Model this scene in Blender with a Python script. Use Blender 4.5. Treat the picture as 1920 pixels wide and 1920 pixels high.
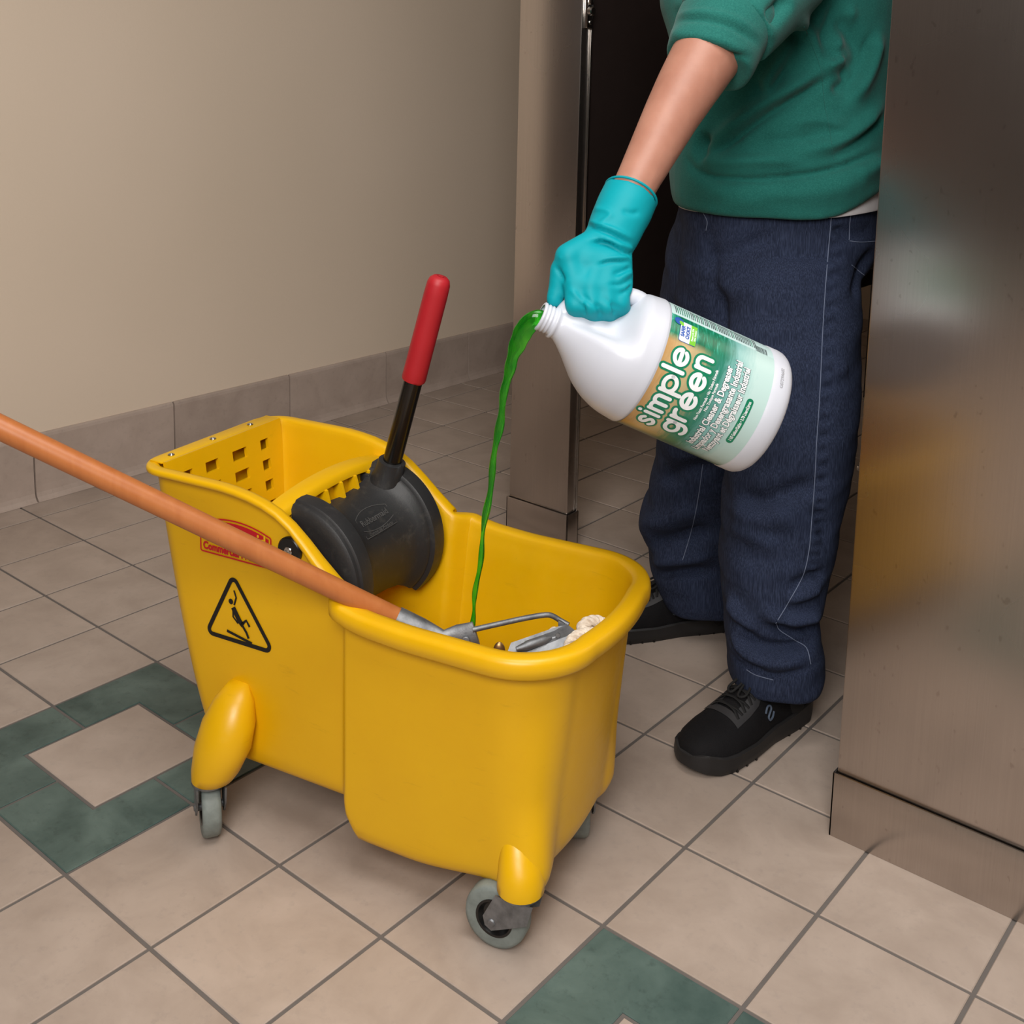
import bpy, bmesh, math, random
import numpy as np
from mathutils import Matrix, Vector
from mathutils.bvhtree import BVHTree
random.seed(7); np.random.seed(7)
for o in list(bpy.data.objects): bpy.data.objects.remove(o)
scene = bpy.context.scene
COL = scene.collection

# ------------------------------------------------------------------ camera
CAM = np.array([1.15338571, -0.91223638, 1.08901126])
RM = np.array([[0.77092566, 0.63653069, 0.02241213],
               [0.11414858, -0.10346006, -0.9880618],
               [-0.6266129, 0.76428051, -0.15241909]])      # rows: right, down, forward
FPX, PPX, PPY = 2139.72, 972.79, 474.46
cd = bpy.data.cameras.new('camera'); cam = bpy.data.objects.new('camera', cd); COL.objects.link(cam)
M = Matrix.Identity(4)
for r in range(3):
    M[r][0] = RM[0][r]; M[r][1] = -RM[1][r]; M[r][2] = -RM[2][r]; M[r][3] = CAM[r]
cam.matrix_world = M
cd.sensor_width = 36; cd.lens = FPX / 1920 * 36
cd.shift_x = (960 - PPX) / 1920; cd.shift_y = (PPY - 960) / 1920
cd.clip_start = 0.05; cd.clip_end = 50
scene.camera = cam

# ------------------------------------------------------------------ light
w = bpy.data.worlds.new('world'); scene.world = w; w.use_nodes = True
w.node_tree.nodes['Background'].inputs[0].default_value = (1.0, 0.93, 0.86, 1)
w.node_tree.nodes['Background'].inputs[1].default_value = 0.02
def area(name, loc, target, size, power, col=(1, 1, 1), size_y=None):
    l = bpy.data.lights.new(name, 'AREA'); l.energy = power; l.color = col
    l.shape = 'RECTANGLE'; l.size = size; l.size_y = size_y or size
    o = bpy.data.objects.new(name, l); COL.objects.link(o); o.location = loc
    o.rotation_euler = (Vector(target) - Vector(loc)).to_track_quat('-Z', 'Y').to_euler()
    return o
area('softbox_key', (1.45, -1.75, 2.05), (0.0, 0.6, 0.5), 1.1, 60, (1.0, 0.972, 0.935))
area('ceiling_panel_light', (0.85, -0.25, 2.62), (0.85, -0.25, 0), 1.2, 34, (1.0, 0.972, 0.935))
vs = scene.view_settings
vs.view_transform = 'Standard'; vs.look = 'None'; vs.gamma = 1; vs.exposure = 0.0; vs.use_curve_mapping = False

# ------------------------------------------------------------------ helpers
def P(px, py, d):                                   # a point of the place seen at (px, py), d metres deep
    return CAM + RM.T @ np.array([(px - PPX) / FPX, (py - PPY) / FPX, 1.0]) * d
TH = math.radians(12)
UB = np.array([math.cos(TH), math.sin(TH), 0]); VB = np.array([-math.sin(TH), math.cos(TH), 0])
def B(u, v, z): return UB * u + VB * v + np.array([0, 0, z])       # bucket frame -> world
def lin(c): return tuple(((x / 255) / 12.92 if x / 255 <= 0.04045 else ((x / 255 + 0.055) / 1.055) ** 2.4) for x in c)
def sstep(a, b, x):
    t = np.clip((np.asarray(x, float) - a) / (b - a), 0, 1); return t * t * (3 - 2 * t)

class NB:                                           # tiny node builder
    def __init__(s, name):
        s.m = bpy.data.materials.new(name); s.m.use_nodes = True; s.t = s.m.node_tree
        s.b = s.t.nodes['Principled BSDF']
    def n(s, typ, **kw):
        nd = s.t.nodes.new(typ)
        for k, v in kw.items():
            if k.startswith('i_'):
                key = k[2:]; key = int(key) if key.isdigit() else key
                nd.inputs[key].default_value = v
            else: setattr(nd, k, v)
        return nd
    def l(s, a, b): s.t.links.new(a, b)
    def coord(s, kind='Object', scale=(1, 1, 1)):
        tc = s.n('ShaderNodeTexCoord'); mp = s.n('ShaderNodeMapping'); mp.inputs['Scale'].default_value = scale
        s.l(tc.outputs[kind], mp.inputs['Vector']); return mp.outputs['Vector']
    def noise(s, vec, scale, detail=4, rough=.55, dist=0):
        nd = s.n('ShaderNodeTexNoise'); nd.inputs['Scale'].default_value = scale; nd.inputs['Detail'].default_value = detail
        nd.inputs['Roughness'].default_value = rough; nd.inputs['Distortion'].default_value = dist
        s.l(vec, nd.inputs['Vector']); return nd.outputs['Fac']
    def ramp(s, fac, stops):
        nd = s.n('ShaderNodeValToRGB'); cr = nd.color_ramp
        while len(cr.elements) < len(stops): cr.elements.new(0.5)
        for e, (p, c) in zip(cr.elements, stops): e.position = p; e.color = (*c, 1) if len(c) == 3 else c
        s.l(fac, nd.inputs[0]); return nd.outputs[0]
    def mix(s, fac, a, b, mode='MIX'):
        nd = s.n('ShaderNodeMix', data_type='RGBA', blend_type=mode)
        for sock, v in ((nd.inputs[0], fac), (nd.inputs[6], a), (nd.inputs[7], b)):
            if hasattr(v, 'is_linked') or hasattr(v, 'links'): s.l(v, sock)
            else: sock.default_value = (*v, 1) if isinstance(v, tuple) and len(v) == 3 else v
        return nd.outputs[2]
    def bump(s, h, strength, dist=0.002):
        nd = s.n('ShaderNodeBump'); nd.inputs['Strength'].default_value = strength; nd.inputs['Distance'].default_value = dist
        s.l(h, nd.inputs['Height']); s.l(nd.outputs[0], s.b.inputs['Normal']); return nd
    def set(s, **kw):
        for k, v in kw.items():
            k = k.replace('_', ' '); sock = s.b.inputs[k]
            if hasattr(v, 'links'): s.l(v, sock)
            else: sock.default_value = (*v, 1) if isinstance(v, tuple) and len(v) == 3 else v
        return s.m

def plain(name, rgb, rough=.5, metal=0, var=0.06, scale=30, bump=0, **kw):
    b = NB(name); v = b.coord()
    n = b.noise(v, scale)
    c = lin(rgb); lo = tuple(x * (1 - var) for x in c); hi = tuple(min(1, x * (1 + var)) for x in c)
    m = b.set(Base_Color=b.ramp(n, [(.3, lo), (.7, hi)]), Roughness=rough, Metallic=metal, **kw)
    if bump: b.bump(b.noise(v, scale * 6), bump, .001)
    return m

def m_tile(name, a, bb, dark, rough):
    b = NB(name); oi = b.n('ShaderNodeObjectInfo'); geo = b.n('ShaderNodeNewGeometry')
    add = b.n('ShaderNodeVectorMath', operation='ADD'); sc = b.n('ShaderNodeVectorMath', operation='SCALE'); sc.inputs['Scale'].default_value = 9.0
    cmb = b.n('ShaderNodeCombineXYZ')
    for i in range(3): b.l(oi.outputs['Random'], cmb.inputs[i])
    b.l(cmb.outputs[0], sc.inputs[0]); b.l(geo.outputs['Position'], add.inputs[0]); b.l(sc.outputs[0], add.inputs[1])
    v = add.outputs[0]
    n1 = b.noise(v, 9, 6, .6, .4); n2 = b.noise(v, 70, 5, .65)
    col = b.ramp(n1, [(.33, lin(a)), (.66, lin(bb))])
    col = b.mix(b.ramp(n2, [(.55, (0, 0, 0)), (.75, (.5, .5, .5))]), col, lin(dark))
    col = b.mix(.22, col, b.ramp(oi.outputs['Random'], [(0, tuple(x * .8 for x in lin(a))), (1, tuple(min(1, x * 1.12) for x in lin(bb)))]))
    m = b.set(Base_Color=col, Roughness=rough); b.m.node_tree.nodes['Principled BSDF'].inputs['Specular IOR Level'].default_value = .35
    b.bump(n2, .15, .0008); return m
MT = {}
MT['tile'] = m_tile('beige_porcelain', (163, 147, 135), (184, 168, 156), (154, 142, 134), .42)
MT['green'] = m_tile('green_slate_tile', (58, 78, 74), (100, 119, 113), (34, 46, 46), .38)
MT['base'] = m_tile('taupe_base_tile', (172, 154, 142), (192, 174, 162), (156, 141, 131), .5)
MT['grout'] = plain('grey_grout', (104, 98, 94), .9, bump=.4)
def m_wall():
    b = NB('beige_wall_paint'); v = b.coord('Object')
    m = b.set(Base_Color=b.ramp(b.noise(v, 1.2, 2), [(.3, lin((232, 213, 191))), (.7, lin((237, 218, 197)))]), Roughness=.62)
    b.bump(b.noise(v, 140, 3), .22, .0012); return m
MT['wall'] = m_wall()
MT['brown'] = plain('dark_unseen_wall', (84, 70, 61), .6)  # unseen walls coloured dark so the steel reflects dim surroundings
MT['ceil'] = plain('grey_ceiling', (176, 170, 162), .9)
def m_steel():
    b = NB('brushed_steel'); v = b.coord('Object', (600, 600, 3.0))
    n = b.noise(v, 1, 3, .6)
    v2 = b.coord('Object', (1.5, 1.5, 1.5)); n2 = b.noise(v2, 2, 3)
    spk = b.noise(b.coord('Object', (1, 1, .6)), 95, 2, .5)
    col = b.ramp(n, [(.2, lin((184, 176, 170))), (.8, lin((194, 186, 180)))])
    col = b.mix(b.ramp(spk, [(.70, (0, 0, 0)), (.74, (.25, .25, .25))]), col, lin((120, 104, 92)))
    r = b.n('ShaderNodeMapRange'); b.l(n2, r.inputs[0]); r.inputs[3].default_value = .24; r.inputs[4].default_value = .30
    m = b.set(Base_Color=col, Metallic=1.0, Roughness=r.outputs[0], Anisotropic=.35)
    return m
MT['steel'] = m_steel()
MT['darkpanel'] = plain('stall_shade_panel', (34, 26, 24), .38)  # steel panels: shade of the dim stall put into the base colour
MT['chrome'] = plain('chrome', (200, 198, 195), .15, 1.0, .02)
MT['galv'] = plain('galvanised_steel', (132, 134, 137), .55, 0.8, .28, 60, bump=.2)
def m_yellow():
    b = NB('yellow_plastic'); v = b.coord()
    n = b.noise(v, 5, 6, .65); n2 = b.noise(v, 55, 5, .7); sm = b.noise(b.coord('Object', (1, 1, 5)), 16, 6, .7, .6)
    col = b.ramp(n, [(.3, lin((226, 172, 4))), (.7, lin((232, 180, 6)))])
    col = b.mix(b.ramp(sm, [(.62, (0, 0, 0)), (.80, (.35, .35, .35))]), col, lin((176, 128, 16)))
    col = b.mix(b.ramp(n2, [(.70, (0, 0, 0)), (.78, (.30, .30, .30))]), col, lin((150, 110, 24)))
    r = b.ramp(n2, [(.3, (.30,) * 3), (.7, (.42,) * 3)])
    m = b.set(Base_Color=col, Roughness=r); b.b.inputs['Subsurface Weight'].default_value = .08
    b.b.inputs['Subsurface Radius'].default_value = (.012, .008, .002); b.b.inputs['Subsurface Scale'].default_value = 1
    b.bump(n2, .05, .0006); return m
MT['yellow'] = m_yellow()
def m_black():
    b = NB('black_moulded_plastic'); v = b.coord(); n = b.noise(v, 45, 6, .7); n2 = b.noise(v, 420, 2)
    s = b.noise(b.coord('Object', (8, 1, 2)), 14, 5, .7)
    col = b.mix(b.ramp(n, [(.55, (0, 0, 0)), (.78, (.5, .5, .5))]), lin((40, 40, 41)), lin((84, 80, 74)))
    col = b.mix(b.ramp(s, [(.6, (0, 0, 0)), (.8, (.4, .4, .4))]), col, lin((70, 68, 64)))
    m = b.set(Base_Color=col, Roughness=.48); b.bump(n2, .25, .0006); return m
MT['black'] = m_black()
MT['tube'] = plain('black_gloss_tube', (22, 20, 18), .22)
MT['red'] = plain('red_rubber', (176, 28, 38), .5, var=.05, scale=18)
def m_wood():
    b = NB('orange_stained_handle'); v = b.coord('Object', (14, 14, 1.6))
    n = b.noise(v, 4, 5, .6, .5); s = b.noise(b.coord('Object', (70, 70, 7)), 3, 4, .7)
    col = b.ramp(n, [(.25, lin((176, 102, 52))), (.75, lin((190, 117, 64)))])
    col = b.mix(b.ramp(s, [(.66, (0, 0, 0)), (.76, (.45, .45, .45))]), col, lin((150, 78, 34)))
    m = b.set(Base_Color=col, Roughness=.38); return m
MT['wood'] = m_wood()
MT['rubber'] = plain('grey_wheel_rubber', (126, 134, 130), .6, var=.15, scale=60, bump=.2)
MT['hub'] = plain('black_hub', (18, 18, 19), .32)
MT['yarn'] = None
def m_yarn():
    b = NB('cotton_yarn'); v = b.coord(); n = b.noise(v, 160, 4)
    m = b.set(Base_Color=b.ramp(n, [(.3, lin((196, 178, 158))), (.7, lin((236, 224, 208)))]), Roughness=.95); b.bump(n, .6, .002); return m
MT['yarn'] = m_yarn()
MT['white'] = plain('white_jug_plastic', (206, 209, 219), .34, var=.01)
MT['white'].node_tree.nodes['Principled BSDF'].inputs['Subsurface Weight'].default_value = .25
MT['white'].node_tree.nodes['Principled BSDF'].inputs['Subsurface Radius'].default_value = (.02, .02, .018)
MT['red_print'] = plain('red_print', (196, 12, 36), .4)
MT['black_print'] = plain('black_print', (16, 15, 14), .45, var=.15, scale=90)
MT['yellow_print'] = plain('yellow_print', (236, 186, 16), .4)

LABELS = {}
WM = {}                                             # world matrix of every parent, without waiting for an update
def link(o, parent=None):
    COL.objects.link(o)
    if parent is not None: o.parent = parent
    WM[o.name] = (WM[parent.name] if parent is not None else Matrix.Identity(4)) @ o.matrix_basis
    return o
def tag(o, label=None, cat=None, group=None, kind=None):
    if label: o['label'] = label
    if cat: o['category'] = cat
    if group: o['group'] = group
    if kind: o['kind'] = kind
    return o
def empty(name, loc, rz=0, label=None, cat=None, group=None):
    o = bpy.data.objects.new(name, None); o.empty_display_size = .05
    o.location = loc; o.rotation_euler = (0, 0, rz)
    o.matrix_basis = Matrix.Translation(Vector(loc)) @ Matrix.Rotation(rz, 4, 'Z')
    link(o); return tag(o, label, cat, group)
def mk(name, verts, faces, mat, parent=None, smooth=True, origin=None):
    """mesh object from WORLD vertices; parented parts are stored in their parent's frame"""
    vv = np.asarray(verts, float).reshape(-1, 3)
    me = bpy.data.meshes.new(name)
    o = bpy.data.objects.new(name, me)
    if parent is not None:
        Mi = np.array(WM[parent.name].inverted()); vv = vv @ Mi[:3, :3].T + Mi[:3, 3]
    elif origin is not None:
        o.matrix_basis = Matrix.Translation(Vector(origin)); vv = vv - np.asarray(origin)
    me.from_pydata(vv.tolist(), [], faces)
    bm = bmesh.new(); bm.from_mesh(me); bmesh.ops.recalc_face_normals(bm, faces=bm.faces); bm.to_mesh(me); bm.free()
    if smooth: me.polygons.foreach_set('use_smooth', [True] * len(me.polygons))
    me.materials.append(mat if not isinstance(mat, str) else MT[mat])
    link(o, parent); return o
def sharp(o, deg=35):
    o.data.set_sharp_from_angle(angle=math.radians(deg)); return o

class Geo:                                          # collects geometry of one part
    def __init__(s): s.v = []; s.f = []
    def add(s, v, f):
        k = len(s.v); s.v += [tuple(map(float, x)) for x in v]; s.f += [tuple(i + k for i in q) for q in f]; return s
    def loft(s, rings, cap0=True, cap1=True, closed=True):
        n = len(rings[0]); v = [p for r in rings for p in r]; f = []
        for a in range(len(rings) - 1):
            for i in range(n if closed else n - 1):
                j = (i + 1) % n; f.append((a * n + i, a * n + j, (a + 1) * n + j, (a + 1) * n + i))
        if cap0: f.append(tuple(range(n - 1, -1, -1)))
        if cap1: f.append(tuple((len(rings) - 1) * n + i for i in range(n)))
        return s.add(v, f)
    def tube(s, path, rad, n=12, cap=True, flat=None, up=None):
        path = [np.asarray(p, float) for p in path]; rad = [rad] * len(path) if np.isscalar(rad) else rad
        rings = []; prev = None
        for i, p in enumerate(path):
            t = path[min(i + 1, len(path) - 1)] - path[max(i - 1, 0)]; t = t / (np.linalg.norm(t) + 1e-12)
            if prev is None:
                ref = np.array(up, float) if up is not None else (np.array([0, 0, 1.]) if abs(t[2]) < .9 else np.array([1., 0, 0]))
            else: ref = prev
            a = ref - t * (ref @ t); a /= np.linalg.norm(a); prev = a; b = np.cross(t, a)
            r = rad[i]; ra, rb = (r, r) if np.isscalar(r) else r
            rings.append([p + a * ra * math.cos(q) + b * rb * math.sin(q) for q in np.linspace(0, 2 * math.pi, n, endpoint=False)])
        return s.loft(rings, cap, cap)
    def capsule(s, a, b, ra, rb, n=14, m=4):
        a = np.asarray(a, float); b = np.asarray(b, float); d = b - a; L = np.linalg.norm(d) + 1e-9; d = d / L
        pts = []; rr = []
        for k in range(m + 1):
            q = math.pi / 2 * k / m; pts.append(a - d * ra * math.cos(q)); rr.append(max(ra * math.sin(q), ra * .03))
        for k in range(m + 1):
            q = math.pi / 2 * k / m; pts.append(b + d * rb * math.sin(q)); rr.append(max(rb * math.cos(q), rb * .03))
        return s.tube(pts, rr, n)
    def box(s, c, h, ax=None, bev=0.0):
        c = np.asarray(c, float); ax = np.eye(3) if ax is None else np.asarray(ax, float)
        bm = bmesh.new(); bmesh.ops.create_cube(bm, size=2)
        for vv in bm.verts: vv.co = Vector((vv.co.x * h[0], vv.co.y * h[1], vv.co.z * h[2]))
        if bev > 0: bmesh.ops.bevel(bm, geom=list(bm.edges), offset=bev, segments=2, affect='EDGES', profile=.5)
        bm.verts.ensure_lookup_table()
        v = [c + ax[0] * x.co.x + ax[1] * x.co.y + ax[2] * x.co.z for x in bm.verts]
        f = [tuple(q.index for q in fc.verts) for fc in bm.faces]; bm.free(); return s.add(v, f)
    def cyl(s, c, axis, r, h, n=24, bev=0.0):          # disc of half thickness h
        c = np.asarray(c, float); axis = np.asarray(axis, float); axis = axis / np.linalg.norm(axis)
        b = min(bev, h * .9, r * .5)
        pts = [c - axis * h, c - axis * (h - b), c + axis * (h - b), c + axis * h]
        rr = [r - b, r, r, r - b]
        if b == 0: pts = [pts[0], pts[3]]; rr = [r, r]
        ref = np.array([0, 0, 1.]) if abs(axis[2]) < .9 else np.array([1., 0, 0])
        a = ref - axis * (ref @ axis); a /= np.linalg.norm(a); bb = np.cross(axis, a)
        rings = [[p + a * q * math.cos(t) + bb * q * math.sin(t) for t in np.linspace(0, 2 * math.pi, n, endpoint=False)] for p, q in zip(pts, rr)]
        return s.loft(rings)
    def sphere(s, c, r, n=16, sc=(1, 1, 1), ax=None):
        ax = np.eye(3) if ax is None else np.asarray(ax, float); c = np.asarray(c, float); rings = []
        for k in range(1, n):
            t = math.pi * k / n
            rings.append([c + r * (ax[0] * sc[0] * math.sin(t) * math.cos(q) + ax[1] * sc[1] * math.sin(t) * math.sin(q) + ax[2] * sc[2] * math.cos(t)) for q in np.linspace(0, 2 * math.pi, 2 * n, endpoint=False)])
        return s.loft(rings)
    def prism(s, poly, fn, z0, z1, bev=0):             # poly in 2D, fn(x, y, h) -> world
        n = len(poly); pl = np.array(poly, float)
        rings = [[fn(x, y, z0) for x, y in pl], [fn(x, y, z1 - bev) for x, y in pl]]
        if bev: rings.append([fn(x, y, z1) for x, y in inset(pl, bev)])
        return s.loft(rings)
    def obj(s, name, mat, parent=None, smooth=True, origin=None, ang=40):
        o = mk(name, s.v, s.f, mat, parent, smooth, origin)
        if smooth and ang: sharp(o, ang)
        return o
def inset(pl, d):
    n = len(pl); out = []
    A = sum(pl[i][0] * pl[(i + 1) % n][1] - pl[(i + 1) % n][0] * pl[i][1] for i in range(n)); sg = 1 if A > 0 else -1
    for i in range(n):
        p0, p1, p2 = pl[i - 1], pl[i], pl[(i + 1) % n]
        e0 = (p1 - p0) / (np.linalg.norm(p1 - p0) + 1e-12); e1 = (p2 - p1) / (np.linalg.norm(p2 - p1) + 1e-12)
        n0 = np.array([-e0[1], e0[0]]) * sg; n1 = np.array([-e1[1], e1[0]]) * sg
        m = n0 + n1; k = 1 + n0 @ n1; out.append(p1 + m * d / max(k, .3))
    return np.array(out)
def smoothpath(pts, per=8):
    """Catmull-Rom through the points (any dimension)"""
    p = np.array(pts, float); p = np.vstack([2 * p[0] - p[1], p, 2 * p[-1] - p[-2]]); out = []
    for i in range(1, len(p) - 2):
        for t in np.linspace(0, 1, per, endpoint=False):
            a, b, c, d = p[i - 1], p[i], p[i + 1], p[i + 2]
            out.append(.5 * (2 * b + (c - a) * t + (2 * a - 5 * b + 4 * c - d) * t * t + (3 * b - a - 3 * c + d) * t ** 3))
    out.append(p[-2]); return np.array(out)
def remesh(geo, voxel, smooth=6, factor=.5):
    """one closed skin around overlapping pieces; returns (verts, faces)"""
    me = bpy.data.meshes.new('tmp'); me.from_pydata(geo.v, [], geo.f)
    bm = bmesh.new(); bm.from_mesh(me); bmesh.ops.recalc_face_normals(bm, faces=bm.faces); bm.to_mesh(me); bm.free()
    o = bpy.data.objects.new('tmp', me); COL.objects.link(o)
    r = o.modifiers.new('r', 'REMESH'); r.mode = 'VOXEL'; r.voxel_size = voxel; r.adaptivity = 0
    if smooth:
        sm = o.modifiers.new('s', 'SMOOTH'); sm.iterations = smooth; sm.factor = factor
    bpy.context.view_layer.update()
    ev = o.evaluated_get(bpy.context.evaluated_depsgraph_get()); m2 = bpy.data.meshes.new_from_object(ev)
    v = np.empty(len(m2.vertices) * 3); m2.vertices.foreach_get('co', v); v = v.reshape(-1, 3)
    f = [tuple(p.vertices) for p in m2.polygons]
    bpy.data.objects.remove(o); bpy.data.meshes.remove(me); bpy.data.meshes.remove(m2)
    return v, f
def normals(v, f):
    q = np.array([x if len(x) == 4 else (*x, x[-1]) for x in f]); n = np.cross(v[q[:, 2]] - v[q[:, 0]], v[q[:, 3]] - v[q[:, 1]])
    out = np.zeros_like(v)
    for k in range(4): np.add.at(out, q[:, k], n)
    return out / (np.linalg.norm(out, axis=1, keepdims=True) + 1e-12)
def segdist(v, path):
    best = np.full(len(v), 1e9); s = np.zeros(len(v)); L = 0; tot = sum(np.linalg.norm(path[i + 1] - path[i]) for i in range(len(path) - 1))
    for a, b in zip(path[:-1], path[1:]):
        d = b - a; l2 = d @ d + 1e-12; t = np.clip((v - a) @ d / l2, 0, 1); dd = np.linalg.norm(v - a - t[:, None] * d, axis=1)
        k = dd < best; best[k] = dd[k]; s[k] = (L + t[k] * math.sqrt(l2)) / tot; L += math.sqrt(l2)
    return best, s
class Skin:                                         # a remeshed garment that can be folded along traced lines
    def __init__(s, geo, voxel, sm=6): s.v, s.f = remesh(geo, voxel, sm); s.refresh()
    def refresh(s): s.nn = normals(s.v, s.f); s.bvh = BVHTree.FromPolygons([Vector(x) for x in s.v], s.f)
    def hit(s, px, py):
        d = P(px, py, 1.0) - CAM; d /= np.linalg.norm(d)
        h = s.bvh.ray_cast(Vector(CAM), Vector(d), 10)
        return (np.array(h[0]), np.array(h[1])) if h[0] is not None else (None, None)
    def trace(s, pix, off=0.0, per=6):
        out = []
        for x, y in smoothpath(pix, per):
            p, n = s.hit(x, y)
            if p is not None: out.append(p + n * off)
        return out
    gain = 1.0
    def fold(s, pix, amp, width, taper=.25, per=5):
        amp = amp * s.gain
        path = s.trace(pix, 0, per)
        if len(path) < 2: return
        d, t = segdist(s.v, path); w = np.minimum(1, np.minimum(t, 1 - t) / taper + .15)
        s.v += s.nn * (amp * w * np.exp(-(d / width) ** 2))[:, None]
    def wobble(s, amp, freq, seed=0, stretch=(1, 1, 1)):
        rng = np.random.RandomState(seed); q = s.v * np.array(stretch) * freq; h = np.zeros(len(s.v))
        for k in range(7):
            w = rng.normal(size=3); w *= (1 + k * .35) / np.linalg.norm(w); h += np.sin(q @ w * 6.28 + rng.uniform(0, 6.28)) / (1 + k * .5)
        s.v += s.nn * (amp * h / 2.5)[:, None]
    def obj(s, name, mat, parent=None, origin=None): return mk(name, s.v, s.f, mat, parent, True, origin)
FONT = None
def text_mesh(txt, size, fn, bold=0.0, sx=1.0, align='CENTER', space=1.0):
    """flat lettering as faces; fn(x, y) -> world point"""
    cu = bpy.data.curves.new('t', 'FONT'); cu.body = txt; cu.size = size; cu.offset = bold; cu.align_x = align; cu.space_character = space
    cu.fill_mode = 'FRONT'; cu.resolution_u = 3
    o = bpy.data.objects.new('t', cu); COL.objects.link(o); bpy.context.view_layer.update()
    m = bpy.data.meshes.new_from_object(o.evaluated_get(bpy.context.evaluated_depsgraph_get()))
    bm = bmesh.new(); bm.from_mesh(m)
    v = [fn(x.co.x * sx, x.co.y) for x in bm.verts]; f = [tuple(a.index for a in q.verts) for q in bm.faces]
    bm.free(); bpy.data.objects.remove(o); bpy.data.curves.remove(cu); bpy.data.meshes.remove(m)
    return v, f
def decal(name, vf, mat, parent):
    o = mk(name, vf[0], vf[1], mat, parent, False); return o
# ------------------------------------------------------------------ the room
TP = 0.2032; XW = -1.531
floor = mk('floor', [(XW - .02, -3.2, -.0022), (3.0, -3.2, -.0022), (3.0, 4.2, -.0022), (XW - .02, 4.2, -.0022),
                     (XW - .02, -3.2, -.08), (3.0, -3.2, -.08), (3.0, 4.2, -.08), (XW - .02, 4.2, -.08)],
           [(0, 1, 2, 3), (7, 6, 5, 4), (0, 4, 5, 1), (1, 5, 6, 2), (2, 6, 7, 3), (3, 7, 4, 0)], 'grout', smooth=False)
tag(floor, 'beige square floor tiles with dark grout and green ring insets', None, kind='structure')
G2 = 0.0028
def tile_mesh(name, poly, mat):
    pl = np.array(poly, float); b = .0012; n = len(pl); ins = inset(pl, b)
    v = [(x, y, -.0022) for x, y in pl] + [(x, y, -b) for x, y in pl] + [(x, y, 0) for x, y in ins]
    f = []
    for a in range(2):
        for i in range(n): j = (i + 1) % n; f.append((a * n + i, a * n + j, (a + 1) * n + j, (a + 1) * n + i))
    f.append(tuple(2 * n + i for i in range(n)))
    me = bpy.data.meshes.new(name); me.from_pydata(v, [], f); me.materials.append(MT[mat]); return me
h = TP / 2 - G2
def rect(x0, y0, x1, y1): return [(x0, y0), (x1, y0), (x1, y1), (x0, y1)]
T_sq = tile_mesh('floor_tile', rect(-h, -h, h, h), 'tile')
T_cut = tile_mesh('floor_tile_cut', rect(-h, -h, (-7 * TP - XW) - h - G2, h), 'tile')
T_L = tile_mesh('green_tile', [(-h, -h), (h, -h), (h, -G2), (-G2, -G2), (-G2, h), (-h, h)], 'green')
def tile(name, me, x, y, rz=0):
    o = bpy.data.objects.new(name, me); o.location = (x, y, 0); o.rotation_euler = (0, 0, rz); o.parent = floor; COL.objects.link(o); return o
ring_cells = {}
for ci in (-2, 3):
    for (a, b_, rz) in ((-1, -1, 0), (0, -1, math.pi / 2), (0, 0, math.pi), (-1, 0, -math.pi / 2)):
        ring_cells[(ci + a, b_)] = rz
def seen(x, y):
    c = RM @ (np.array([x, y, 0]) - CAM)
    if c[2] < .35: return False
    u, v = FPX * c[0] / c[2] + PPX, FPX * c[1] / c[2] + PPY
    return -170 < u < 2090 and 560 < v < 2120
rest = Geo()
for i in range(-8, 15):
    for j in range(-16, 21):
        if i == -8:
            x0 = XW; x = -8 * TP + TP / 2
        cx_, cy_ = (i + .5) * TP, (j + .5) * TP
        vis = seen(cx_, cy_)
        if (i, j) in ring_cells: tile('green_floor_tile', T_L, cx_, cy_, ring_cells[(i, j)])
        elif i == -8:
            me = T_cut; xx = XW + h
            if vis: tile('floor_tile', me, xx + .0, cy_)
            else: rest.add([(XW, cy_ - h, 0), (-7 * TP - G2, cy_ - h, 0), (-7 * TP - G2, cy_ + h, 0), (XW, cy_ + h, 0)], [(0, 1, 2, 3)])
        elif vis: tile('floor_tile', T_sq, cx_, cy_)
        else: rest.add([(cx_ - h, cy_ - h, 0), (cx_ + h, cy_ - h, 0), (cx_ + h, cy_ + h, 0), (cx_ - h, cy_ + h, 0)], [(0, 1, 2, 3)])
for ci in (-2, 3): tile('floor_tile', T_sq, ci * TP, 0)
o = rest.obj('floor_tile_field', 'tile', floor, smooth=False); o['kind'] = 'stuff'

def wallbox(name, x0, y0, z0, x1, y1, z1, mat):
    g = Geo().box(((x0 + x1) / 2, (y0 + y1) / 2, (z0 + z1) / 2), ((x1 - x0) / 2, (y1 - y0) / 2, (z1 - z0) / 2))
    return tag(g.obj(name, mat, smooth=False), kind='structure')
wallbox('wall_left', XW - .12, -.15, -.08, XW - .006, 4.2, 2.7, 'wall')
wallbox('wall_left_darkener', XW - .12, -3.2, -.08, XW - .006, -.15, 2.7, 'brown')  # unseen dark stretch added to dim the pilaster's reflection and cut bounce
wallbox('wall_back', XW - .12, 4.2, -.08, 3.0, 4.3, 2.7, 'wall')
wallbox('wall_front', XW - .12, -3.3, -.08, 3.0, -3.2, 2.7, 'brown')
wallbox('wall_right', 3.0, -3.3, -.08, 3.1, 4.3, 2.7, 'brown')
wallbox('ceiling', XW - .12, -3.3, 2.7, 3.1, 4.3, 2.8, 'ceil')
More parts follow.
